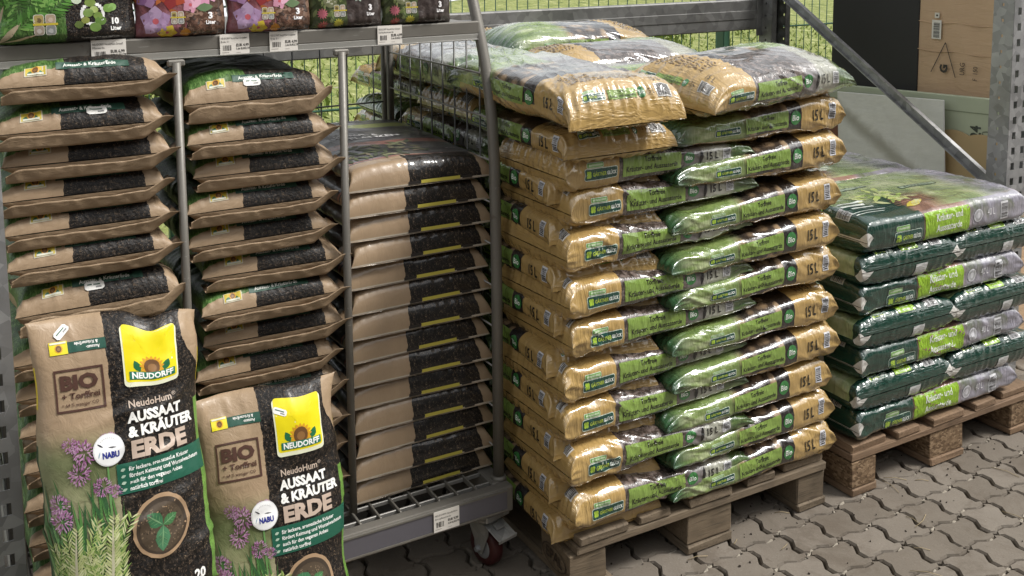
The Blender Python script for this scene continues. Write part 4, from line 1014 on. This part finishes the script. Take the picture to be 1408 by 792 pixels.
bc = Bag(.57, .345, .060, .060, 100, 120, 71, le=(.030, .04), q=(.06, .3), n=3.0); XC = bc.xmin; MC = mat_citrus(bc.P)
def art_citrus(full):
    a = Art(.008); a.rect(-.005, -.0252, .088, -.0205, (.50, .43, .07), 1); a.rect(-.035, -.0252, -.006, -.021, (.02, .016, .014), 1); a.rect(.093, -.0252, .118, -.021, (.02, .016, .014), 1)
    if full:
        w = (.66, .64, .64); a.text('ZITRUS- &', -.045, .315, .020, w, .95, .03, 2, 'l' if False else 'c', fit=.12); a.text('PFLANZEN', -.015, .278, .022, w, .95, .03, 2, fit=.15); a.text('20 Liter', .120, .095, .007, (.5, .48, .48), .9, 0, 2)
        rn_ = random.Random(8)
        for k in range(60): a.leaf(rn_.uniform(-.15, .06), rn_.uniform(.075, .20), rn_.uniform(.02, .05), rn_.uniform(.008, .016), rn_.uniform(0, 6.28), rn_.choice([(.12, .14, .07), (.20, .20, .11), (.07, .085, .05), (.24, .20, .14)]), 1)
    return a
def bagC(seed, T, full=False):
    b = Bag(.57, .345, T, T, 114, 150, seed, le=(.030, .04), q=(.06, .3), ear=.085, n=3.0, crease=.0024, lump=.004, endw=.002, cdir=.2, cf=14)
    return b.body('soil_bag', MC), b.prints('printed_artwork', PRINT_MATTE, [(art_citrus(full), (b.xmin+.026, .5*b.P), (0, -1), (1, 0))])
VC = [bagC(80+k, .062) for k in range(4)]; VCT = bagC(85, .062, True)
GC = 'brown citrus soil bags in the right trolley column'
for k in range(14):
    z = .957-k*.0568
    place_bag(VCT if k == 0 else VC[(k*3) % 4], (-.262+j(.010), .268+j(.008), z), (0, R(-.6 if k == 0 else 0), R(90+j(1.5))), f'brown citrus soil bag with yellow seam strip, {nth(k)} in its column', GC)

# ------------------------------------------------------------------ upright herb soil bags in front
HS = .505
def mat_upright(P, XM):
    s = Sh('printed_upright_bag', .42); uv, x, q = s.uv(); c0 = s.sub(.5*P, q); jit = s.mul(s.sub(s.noise(uv, 70, 3), .5), .007)
    c = s.add(c0, jit); soil, h = soil_col(s, uv, .9); kr = kraft_col(s, uv); front = s.lt(s.m('ABSOLUTE', c0), .155)
    rb = s.add(.108, s.mul(s.sstep(x, .47, .36), .05)); soilm = s.band(c, -.020, rb); soilm = s.mul(soilm, s.lt(s.m('ABSOLUTE', c0), .150))
    fade = s.sstep(s.add(x, jit), .335, .27); n = s.noise(uv, 9, 3)
    back = s.ramp(n, [(.3, (.10, .12, .05)), (.5, (.22, .23, .12)), (.7, (.34, .30, .20))]); back = s.mix(s.sstep(x, .20, .08), back, (.035, .085, .025))
    col = s.mix(s.mul(fade, s.lt(c0, 0.0)), kr, back); col = s.mix(soilm, col, soil)
    green = s.mul(s.gt(c0, .132), s.lt(x, .33)); col = s.mix(green, col, s.mix(s.noise(uv, 30, 3), (.03, .10, .02), (.20, .36, .07)))
    lg = s.mul(s.lt(c0, -.152), s.lt(x, .30)); col = s.mix(lg, col, (.018, .05, .02))
    yel = s.mul(s.gt(s.m('ABSOLUTE', c0), .150), s.band(x, .36, .43)); col = s.mix(yel, col, (.66, .50, .01))
    finish(s, col, s.mul(h, soilm), .40, .06); return s.mat
def art_upright():
    a = Art(.0065); K = (.075, .035, .025); W = (.80, .79, .75); rn_ = random.Random(9)
    # yellow brand panel
    a.rrect(.004, .378, .104, .485, .008, (.70, .70, .52), 1); a.rrect(.007, .386, .101, .487, .006, (.74, .62, .008), 2)
    a.leaf(.033, .404, .022, .014, 2.0, (.015, .13, .05), 3); a.leaf(.076, .404, .022, .014, 1.1, (.015, .13, .05), 3); sunflower(a, .055, .415, .019, 4)
    a.rect(.014, .3905, .096, .4045, (.015, .15, .09), 7); a.text('NEUDORFF', .055, .3925, .0105, (.84, .85, .8), .95, .035, 9, fit=.074)
    # upside-down little strip under the top seam
    a.rect(-.118, .448, -.085, .470, (.70, .60, .02), 1); sunflower(a, -.101, .458, .0065, 2); a.rect(-.116, .466, -.087, .469, (.7, .68, .55), 5)
    a.rect(-.085, .449, -.020, .467, (.012, .07, .045), 1); a.text('Aussaat-', -.042, .4565, .0052, W, .9, .02, 3, rot=math.pi); a.text('& KräuterErde', -.053, .4645, .0052, W, .9, .02, 3, rot=math.pi)
    # bio stamp
    for (x0, y0, x1, y1) in ((-.116, .353, -.030, .3565), (-.116, .4195, -.030, .423), (-.116, .3565, -.1125, .4195), (-.0335, .3565, -.030, .4195)): a.rect(x0, y0, x1, y1, K, 1)
    a.text('BIO', -.073, .390, .022, K, 1.05, .05, 2, fit=.066); a.text('+ Torffrei', -.072, .374, .0098, K, .95, .025, 2, fit=.066); a.text('= 64 % weniger CO', -.074, .362, .0055, K, .9, .01, 2, fit=.064)
    # title
    a.text('NeudoHum', .046, .343, .0125, (.46, .37, .30), .95, .02, 2, fit=.078); a.text('®', .090, .349, .007, (.46, .37, .30), 1, 0, 2)
    a.text('AUSSAAT', .052, .319, .0165, W, 1, .05, 2, fit=.100); a.text('& KRÄUTER', .064, .2955, .0165, W, 1, .05, 2, fit=.126); a.text('ERDE', .056, .2615, .0265, (.46, .36, .29), 1, .05, 2, fit=.104)
    a.rect(-.024, .206, .150, .2555, (.012, .090, .055), 1)
    for k, t in enumerate(('für leckere, aromatische Kräuter', 'fördert Keimung und Wurzelwachstum', 'auch für den veganen Anbau', 'natürlich torffrei')):
        a.text(t, -.004, .2425-k*.0108, .0066, (.78, .80, .76), .9, .018, 3, 'l'); a.leaf(-.018, .2445-k*.0108, .009, .005, .3, (.35, .46, .36), 3)
    # seedling in a pot
    a.disc(.045, .140, .0525, (.33, .22, .13), 1, 40, wob=.02); a.disc(.045, .140, .0465, (.045, .032, .022), 2, 40); a.disc(.045, .138, .0405, (.070, .050, .032), 3, 30)
    for q in range(150):
        t = rn_.uniform(0, 6.28); rr = .038*math.sqrt(rn_.random()); a.disc(.045+rr*math.cos(t), .138+rr*math.sin(t), rn_.uniform(.0008, .0018), rn_.choice([(.14, .10, .065), (.03, .022, .015), (.18, .13, .08)]), 3.5, 5)
    for ang, l, w, c in ((R(140), .036, .027, (.040, .145, .065)), (R(25), .030, .019, (.050, .155, .055)), (R(-95), .043, .028, (.060, .175, .085))):
        a.leaf(.046, .141, l, w, ang, c, 4); a.leaf(.046, .141, l*.95, w*.10, ang, (.16, .30, .15), 6)
        for q in range(3):
            for sd in (-1, 1): a.leaf(.046+math.cos(ang)*l*(.25+.2*q), .141+math.sin(ang)*l*(.25+.2*q), w*.45, .0010, ang+sd*.9, (.12, .26, .12), 6)
    a.text('20', .108, .030, .016, W, .95, .04, 2); a.text('Liter', .110, .016, .010, W, .95, .03, 2)
    # chive flowers and blades
    for k in range(46):
        x = rn_.uniform(-.150, -.024); a.leaf(x, rn_.uniform(.06, .15), rn_.uniform(.07, .15), rn_.uniform(.003, .007), R(90+rn_.uniform(-6, 26)), rn_.choice([(.045, .13, .035), (.08, .20, .05), (.12, .26, .08), (.03, .09, .03)]), 1)
    for (fx, fy, r, z) in ((-.098, .300, .015, 1), (-.034, .298, .017, 1), (-.074, .287, .024, 2), (-.050, .225, .018, 1), (-.086, .252, .022, 3), (-.125, .205, .021, 3), (-.122, .180, .022, 4), (-.028, .215, .012, 2)):
        r *= .86
        for q in range(90):
            t = rn_.uniform(0, 6.283); rr = r*math.sqrt(rn_.random())*.82
            a.leaf(fx+rr*math.cos(t), fy+rr*math.sin(t), r*.34, r*.10, t+rn_.uniform(-.7, .7), rn_.choice([(.40, .19, .34), (.31, .12, .27), (.50, .30, .44), (.25, .08, .21), (.44, .26, .40)]), 2+z+(q % 3))
    return a
def art_rosemary():
    a = art_herbs(30, -.15, -.028, -.02, .105, 12, .012)
    for (x, y) in ((-.112, .02), (-.05, .03)):
        for q in range(26):
            px, py = x+.0006*q, y+q*.0056
            for sd in (-1, 1): a.leaf(px, py, .026-.0005*q, .003, R(90)+sd*.75, random.Random(q*7+sd).choice([(.42, .46, .20), (.55, .56, .32), (.30, .38, .12)]), 5)
        a.leaf(x, y, .15, .005, R(85), (.46, .44, .30), 6)
    a.leaf(-.152, .075, .062, .018, .12, (.16, .24, .09), 7); a.leaf(-.150, .045, .06, .018, -.45, (.12, .20, .07), 7)
    return a
def art_nabu():
    a = Art(.009); a.disc(-.034, .283, .0265, (.70, .70, .70), 8, 30); a.disc(-.034, .283, .0245, (.84, .84, .84), 9, 30)
    a.text('NABU', -.031, .2705, .0088, (.03, .04, .26), 1, .05, 11, fit=.028)
    a.leaf(-.043, .288, .012, .0025, 2.5, (.03, .03, .04), 11); a.leaf(-.034, .2865, .014, .0022, -.1, (.05, .05, .06), 11); a.leaf(-.052, .272, .011, .002, 1.2, (.3, .4, .5), 11)
    for k in range(9): t = R(50+k*10); a.rect(-.034+.019*math.cos(t)-.0008, .283+.019*math.sin(t)-.0005, -.034+.019*math.cos(t)+.0008, .283+.019*math.sin(t)+.0005, (.45, .45, .45), 11)
    return a
AU, AR, AN = art_upright(), art_rosemary(), art_nabu()
def warp_up(sag_r, sag_l, dent):
    def w(P, X, Vv):
        P = P.copy(); t = sst(X/HS, .62, 1.0); c = -P[:, :, 1]/.16
        P[:, :, 0] -= t*(sag_r*np.clip(c, 0, 1)**1.5+sag_l*np.clip(-c, 0, 1)**1.5+dent*np.exp(-((c-.35)/.18)**2))
        P[:, :, 2] += t*.012*np.sin(c*4.0)+.018*np.sin(np.pi*X/HS)*0
        # squat belly: lower part thicker
        P[:, :, 2] *= 1
        return P
    return w
_mu = {}
def bagU(seed, wf, stk):
    b = Bag(HS, .272, .150, .085, 110, 150, seed, le=(.034, .125), q=(.5, .5), ear=.07, n=2.35, crease=.0034, lump=.010, endw=.0035, cdir=.5, cf=15, warp=wf)
    if 'm' not in _mu: _mu['m'] = mat_upright(b.P, b.xmin)
    f = ((0.0, .5*b.P), (0, -.945), (1, 0))
    return b.body('soil_bag', _mu['m']), b.prints('printed_artwork', PRINT_SAT, [(AU, *f), (AR, *f), (AN, *f), (stk_art(*stk), *f)], .00022, .0014)
PRINT_SAT = mat_print('print_on_satin_film', .38, .12)
GU = 'upright herb soil bags leaning on the trolley'
def stand(meshes, x, y, z, lean, yaw, label, group, name='soil_bag'):
    M = Matrix(((0, -1, 0), (0, 0, -1), (1, 0, 0))); M = Matrix.Rotation(R(yaw), 3, 'Z') @ Matrix.Rotation(R(-lean), 3, 'X') @ M
    e = M.to_euler(); return place_bag(meshes, (x, y, z), e, label, group, name=name)
U1 = bagU(91, warp_up(.030, -.004, .016), (-.092, .486, .030, .015, .7)); U2 = bagU(92, warp_up(.004, .004, .004), (.018, .462, .026, .012, -.35))
o1 = stand(U1, -.984, .002, .366, 8, 0, 'tall upright herb soil bag with sagging top edge, at the far left', GU)
o2 = stand(U2, -.708, .034, .152, 7, -2, 'upright herb soil bag, lower and right of the other upright bag', GU)
for k in range(4): place_bag(VLY[k], (-.975, -.33, .002+k*.088), (0, 0, R(90)), f'herb soil bag lying flat under the tall upright bag, {nth(3-k)}', GLY)
for k in range(2): place_bag(VLY[k+1], (-.655, -.30, .002+k*.078), (0, 0, R(90)), f'herb soil bag lying flat under the lower upright bag, {nth(1-k)}', GLY)

# ------------------------------------------------------------------ small bags standing on the trolley shelf
def mat_small(name, P, base_fn, split, rcol=None, rough=.3):
    s = Sh(name, rough); uv, x, q = s.uv(); c = s.add(s.sub(.5*P, q), s.mul(s.sub(s.noise(uv, 60, 3), .5), .008))
    left = base_fn(s, uv); soil, h = soil_col(s, uv, 1.2) if rcol is None else (rcol(s, uv), s.noise(uv, 90, 3))
    col = s.mix(s.gt(c, split), left, soil); finish(s, col, h, rough, .3); return s.mat
def petsq(a, x, y, w):
    g = w*.47
    for k, (dx, dy) in enumerate(((0, g*1.1), (g*1.1, g*1.1), (0, 0), (g*1.1, 0))):
        a.rrect(x+dx, y+dy, x+dx+g, y+dy+g, g*.25, (.52, .50, .44), 5); a.rrect(x+dx+.0012, y+dy+.0012, x+dx+g-.0012, y+dy+g-.0012, g*.2, [(.34, .27, .10), (.36, .28, .20), (.30, .25, .20), (.20, .21, .20)][k], 6)
        a.disc(x+dx+g*.5, y+dy+g*.42, g*.24, [(.14, .10, .05), (.50, .40, .32), (.44, .40, .36), (.34, .34, .33)][k], 7, 10, wob=.2, seed=k)
    a.rect(x-.001, y+g*.98, x+w+.003, y+g*1.2, (.50, .40, .05), 8)
def art_foliage():
    a = Art(.012); rn_ = random.Random(31)
    for k in range(9):
        x, y, t = rn_.uniform(-.13, -.02), rn_.uniform(.0, .16), rn_.uniform(.2, 2.6); l = rn_.uniform(.07, .12)
        for q in range(14):
            px, py = x+math.cos(t)*l*q/14, y+math.sin(t)*l*q/14
            for sd in (-1, 1): a.leaf(px, py, .032*(1-q/20), .0055, t+sd*.85, rn_.choice([(.06, .16, .03), (.10, .24, .05), (.17, .32, .08), (.04, .10, .02)]), 1+k % 3)
    a.leaf(-.125, .0, .06, .012, .8, (.40, .33, .22), 4); a.leaf(-.12, .0, .07, .006, .3, (.42, .34, .22), 4); a.leaf(-.13, .03, .05, .007, 1.2, (.36, .29, .18), 4)
    petsq(a, -.062, .018, .040)
    cx, cy = .045, .055
    for k in range(24): t = 2*math.pi*k/24; a.rect(cx+.020*math.cos(t)-.003, cy+.020*math.sin(t)-.003, cx+.020*math.cos(t)+.003, cy+.020*math.sin(t)+.003, (.70, .70, .68), 2)
    for (dx, dy, r, c) in ((-.028, .028, .0095, (.52, .60, .46)), (-.003, .022, .0105, (.17, .24, .06)), (.020, .033, .0085, (.20, .28, .07)), (.030, .010, .0100, (.16, .28, .07)), (-.026, -.020, .0085, (.10, .14, .04)), (.004, -.026, .011, (.12, .20, .05)), (.014, -.014, .011, (.10, .18, .04)), (-.008, .002, .010, (.15, .23, .06)), (.003, .008, .008, (.30, .38, .12)), (.010, -.004, .009, (.16, .24, .06)), (-.014, -.012, .008, (.22, .24, .06)), (.038, .012, .009, (.20, .34, .10))): a.disc(cx+dx, cy+dy, r, c, 4, 14, ry=r*.85, wob=.06, seed=int(dx*900))
    a.text('10', .088, .034, .0115, (.80, .80, .77), 1, .05, 3); a.text('Liter', .088, .0215, .0075, (.80, .80, .77), 1, .04, 3); a.text('Verpackung mit 80% Altplastik', .058, .006, .0035, (.62, .62, .6), .9, .01, 3, fit=.072)
    return a
def art_orchid():
    a = Art(.012); rn_ = random.Random(41); V1 = [(.23, .11, .24), (.32, .18, .32), (.17, .06, .15)]
    def flower(x, y, r, cols, n=5, rot=0):
        for k in range(n): a.leaf(x, y, r, r*.82, rot+2*math.pi*k/n, cols[k % len(cols)], 2+k % 2, .62)
        a.disc(x, y, r*.2, (.45, .10, .12), 5, 8)
    flower(-.052, .034, .032, [(.34, .22, .36), (.40, .28, .42)], rot=.3); flower(-.066, .085, .026, V1); flower(-.030, .008, .020, [(.55, .40, .03), (.62, .48, .05)], 6); flower(-.018, .085, .03, [(.33, .06, .03), (.22, .03, .03)], rot=.7)
    for k in range(10): a.leaf(rn_.uniform(-.08, .0), rn_.uniform(.05, .12), .035, .012, rn_.uniform(0, 6.2), rn_.choice([(.24, .04, .03), (.40, .12, .04), (.30, .10, .03)]), 1)
    a.leaf(.002, .020, .03, .022, -1.3, (.52, .22, .03), 3); a.leaf(-.006, .004, .02, .02, .2, (.56, .26, .03), 3)
    flower(.036, .085, .03, [(.60, .28, .40), (.66, .38, .48)], rot=.5); flower(.062, .092, .024, [(.62, .34, .46), (.55, .25, .38)]); flower(.018, .065, .018, [(.50, .24, .32)], 5)
    a.leaf(.030, .058, .036, .018, .05, (.12, .18, .09), 4)
    petsq(a, -.022, .027, .026)
    for k in range(110): a.leaf(rn_.uniform(.0, .075), rn_.uniform(-.005, .055), rn_.uniform(.008, .018), rn_.uniform(.005, .009), rn_.uniform(0, 6.2), rn_.choice([(.09, .045, .03), (.16, .085, .055), (.05, .028, .02), (.24, .15, .11)]), 1)
    a.text('3', .058, .036, .0125, (.82, .80, .80), 1, .05, 9); a.text('Liter', .058, .0245, .0072, (.82, .80, .80), 1, .04, 9)
    return a
def art_cactus():
    a = Art(.012); rn_ = random.Random(51)
    for k in range(70): a.leaf(rn_.uniform(-.085, -.012), rn_.uniform(-.01, .13), rn_.uniform(.012, .03), rn_.uniform(.004, .010), rn_.uniform(0, 6.2), rn_.choice([(.06, .085, .03), (.11, .14, .05), (.17, .20, .08), (.04, .05, .02)]), 1)
    for (x, y, c) in ((-.062, .034, (.42, .12, .15)), (-.060, .006, (.38, .09, .08)), (-.026, .010, (.50, .46, .06))):
        for q in range(12): a.leaf(x, y, .013, .004, q*.53, c, 3)
    a.disc(-.043, .062, .016, (.16, .17, .09), 2, 16)
    for q in range(26): t, r = rn_.uniform(0, 6.28), rn_.uniform(.002, .014); a.disc(-.043+r*math.cos(t), .062+r*math.sin(t), .0014, (.55, .54, .42), 3, 5)
    a.disc(-.045, .004, .009, (.10, .095, .085), 3, 10)
    petsq(a, -.036, .026, .027)
    for q in range(9): a.leaf(.024, .075, .018, .011, q*.7, (.34, .42, .34), 4)
    a.text('3', .050, .038, .0125, (.82, .80, .80), 1, .05, 9); a.text('Liter', .050, .0265, .0072, (.82, .80, .80), 1, .04, 9); a.text('Verpackung mit 80% Altplastik', .038, .004, .003, (.6, .58, .56), .9, 0, 9, fit=.055)
    return a
def pinkish(s, uv): return s.ramp(s.noise(uv, 24, 4), [(.3, (.10, .03, .035)), (.5, (.22, .08, .09)), (.7, (.30, .16, .22))])
def bark(s, uv): return s.ramp(s.vor(uv, 75, out=1), [(.2, (.03, .018, .013)), (.5, (.11, .06, .04)), (.8, (.22, .14, .10))])
def cact(s, uv): return s.ramp(s.noise(uv, 40, 4), [(.3, (.02, .028, .012)), (.55, (.07, .09, .035)), (.75, (.15, .18, .08))])
def darkmix(s, uv): return s.ramp(s.noise(uv, 60, 4, .7), [(.3, (.018, .012, .011)), (.55, (.055, .042, .038)), (.75, (.12, .095, .09))])
def small(seed, W, H, T, mfn, art, nm):
    b = Bag(H, W, T, T*.6, 60, 100, seed, le=(.022, .07), q=(.5, .5), ear=.03, n=2.6, crease=.0032, lump=.006, endw=.005, cdir=.5, cf=20)
    m = mfn(b.P); return b.body('small_soil_bag', m), b.prints('printed_artwork', PRINT_GLOSS, [(art, (0, .5*b.P), (0, -1), (1, 0))], .00012, .0005)
SF = small(101, .262, .34, .085, lambda P: mat_small('foliage_bag', P, herb_col, -.005), art_foliage(), 'f')
SO = small(102, .181, .27, .075, lambda P: mat_small('orchid_bag', P, pinkish, .008, bark), art_orchid(), 'o')
SC = small(103, .170, .26, .070, lambda P: mat_small('cactus_bag', P, cact, -.006, darkmix), art_cactus(), 'c')
GSm = 'small soil bags standing on the trolley shelf'
Yb = SY+.055
stand(SF, -1.005, Yb+.004, 1.332, 2, 1, 'ten litre foliage plant soil bag, green left half, leftmost on the shelf', GSm, 'small_soil_bag')
stand(SO, -.786, Yb, 1.332, 2, -1, 'three litre orchid soil bag standing next to the foliage plant bag', GSm, 'small_soil_bag')
stand(SO, -.602, Yb-.004, 1.332, 3, 1, 'three litre orchid soil bag standing next to the cactus bags', GSm, 'small_soil_bag')
stand(SC, -.424, Yb, 1.332, 2, 1, 'three litre cactus soil bag standing next to the orchid bags', GSm, 'small_soil_bag')
stand(SC, -.248, Yb+.002, 1.332, 2, -1, 'three litre cactus soil bag at the right end of the shelf', GSm, 'small_soil_bag')

# ------------------------------------------------------------------ boards and boxes leaning beyond the right end frame
def board(name, y0, y1, z0, z1, x, th, mat, label, cat, tilt=0, lean=0):
    m = MB(); m.box((0, 0, 0), (th, y1-y0, z1-z0), bev=min(.003, th*.3)); o = m.build(name, mat, None, (x, (y0+y1)/2, (z0+z1)/2), (R(tilt), R(lean), 0)); return tag(o, label, cat)
s = Sh('pale_green_print_board', .5); o_ = s.obj(); n_ = s.noise(s.vmap(o_, (1, 2, 2)), 4, 4, .6, .6); s.color(s.mix(n_, (.36, .40, .28), (.47, .51, .37))); GBM = s.mat
gb = board('printed_board', .30, 1.17, .03, .945, 1.965, .02, GBM, 'pale green printed board with numbers, leaning beyond the end frame', 'board', -2.6, 0)
def on_board(o, w, h, fn, th, mat=PRINT_MATTE, nm='printed_artwork'):
    a = Art(.05); fn(a); a.flat(nm, mat, .0003, .0008, 'xz', o, (-th/2, 0, 0), (0, 0, R(-90)))
def gbart(a):     # art x = reading right = -Y
    k = (.045, .055, .04)
    a.text('24', .345, .335, .040, k, .8, .03, 1, rot=R(90)); a.text('30', .388, .322, .040, (.16, .18, .13), .8, .0, 1, rot=R(90))
    a.text('SEL', -.375, .385, .062, k, .85, .04, 1, rot=R(90))
    a.frame(-.352, -.30, -.340, .40, .004, (.20, .23, .15), 1); a.rect(-.34, .40, .42, .404, (.24, .27, .18), 1)
    for q in range(14): a.rect(-.318, .19+q*.006, -.310, .193+q*.006, (.06, .07, .05), 1)
on_board(gb, .87, .9, gbart, .02)
s = Sh('cut_out_wood_shape', .6); s.color((.46, .33, .17)); CUTM = s.mat
m = MB(); P = []
for k in range(60):
    t = 2*math.pi*k/60; r = .155*(1+.16*abs(math.sin(t*4))); P.append((r*math.cos(t)*.78, r*math.sin(t)*1.25))
m.prism(P, 0, .006); co = m.build('cut_out_shape', CUTM, None, (1.946, .447, .70), (0, R(-90), R(180))); tag(co, 'scalloped tan cut-out shape with red print, half hidden behind the white card', 'cut-out')
a = Art(.05); a.disc(-.02, -.09, .075, (.42, .025, .02), 1, 18, ry=.04, wob=.15); a.disc(-.03, -.075, .02, (.10, .22, .05), 2, 10, wob=.3)
for q in range(12): a.leaf(.085-.004*q, -.05+.016*q, .016, .004, .6, (.12, .09, .05), 1)
a.disc(.02, .16, .016, (.46, .12, .03), 2, 8, wob=.4); a.flat('printed_artwork', PRINT_MATTE, .0003, .0065, 'xy', co)
s = Sh('dusty_white_card', .45); o_ = s.obj(); n_ = s.noise(s.vmap(o_, (1, 2.2, 2.2)), 5, 6, .65, .8); g_ = s.sep(o_)
st_ = s.sstep(s.m('ABSOLUTE', s.add(s.add(g_[2], s.mul(g_[1], -.62)), s.mul(s.sub(n_, .5), .05))), .055, .0)
c_ = s.mix(n_, (.56, .55, .52), (.78, .77, .74)); s.color(s.mix(s.mul(st_, .6), c_, (.16, .135, .10))); s.b.inputs['Coat Weight'].default_value = .5; s.bump(s.noise(s.vmap(o_, (1, 2, 5)), 5, 3), .25, .01); WCM = s.mat
wc = board('white_card', .515, 1.005, .50, .925, 1.918, .006, WCM, 'dusty white card in creased clear film leaning on the green board', 'card', -3.6, 0)
board('brown_panel', 1.0, 1.25, .02, .80, 1.93, .018, mat_plain('red_brown_board', (.17, .065, .035), .6), 'red-brown panel edge left of the white card', 'panel')
board('black_panel', .725, 1.145, .02, 1.75, 2.03, .03, mat_plain('black_fabric_panel', (.020, .019, .018), .7), 'tall matt black panel standing behind the green board', 'panel')
s = Sh('corrugated_cardboard', .75); o_ = s.obj(); n_ = s.noise(o_, 7, 5); s.color(s.mix(n_, (.45, .305, .185), (.56, .39, .245))); s.bump(s.add(s.mul(s.noise(s.vmap(o_, (3, 3, 14)), 3, 4, .6, 1.0), 1.0), s.mul(s.noise(s.vmap(o_, (1, 1, 120)), 3, 1), .15)), .5, .006); CBM = s.mat
bx = tag(empty('cardboard_box', (2.02, .335, .0)), 'tall brown cardboard box with barcode and printed triangle behind the boards', 'box')
m = MB(); m.box((.17, .205, .86), (.34, .41, 1.70), bev=.004, seg=2)
bmesh.ops.subdivide_edges(m.bm, edges=m.bm.edges[:], cuts=5, use_grid_fill=True)
for v in m.bm.verts: v.co.x += .006*math.sin(v.co.z*31+v.co.y*17)*math.sin(v.co.y*23)
m.build('carton', CBM, bx)
for z in (1.10, 1.205, 1.31): 
    m = MB(); m.tube([(-.003, .003+q*.0202, z+.003*math.sin(q*.7)) for q in range(21)], .0018, 5); m.build('crease', CBM, bx)
a = Art(.05); k = (.035, .028, .022)
a.rect(-.115+.0, 1.145, -.075, 1.215, (.66, .63, .56), 1); a.bars(-.108, 1.150, -.082, 1.205, seed=12, vert=False); a.rect(-.105, 1.222, -.085, 1.242, (.60, .57, .50), 1); a.disc(-.095, 1.232, .004, k, 2, 8)
for (p, q) in (((-.112, 1.02), (-.055, 1.135)), ((-.055, 1.135), (-.008, 1.01))):
    d = Vector((q[0]-p[0], q[1]-p[1])).normalized()*.0016; a.raw(np.array([(p[0]-d.y, p[1]+d.x), (p[0]+d.y, p[1]-d.x), (q[0]+d.y, q[1]-d.x), (q[0]-d.y, q[1]+d.x)]), np.array([(0, 1, 2), (0, 2, 3)]), k, 1)
a.text('G', -.044, 1.038, .030, k, 1, .05, 1, rot=R(90)); a.text('URG', .028, 1.045, .020, k, .8, 0, 1, rot=R(90)); a.text('150', .080, 1.045, .018, k, .8, 0, 1, rot=R(90)); a.text('F', .080, 1.012, .018, k, .8, 0, 1, rot=R(90))
for a_ in a.clusters(): a_.flat('printed_artwork', PRINT_MATTE, .0003, .008, 'xz', bx, (0, .215, 0), (0, 0, R(-90)))
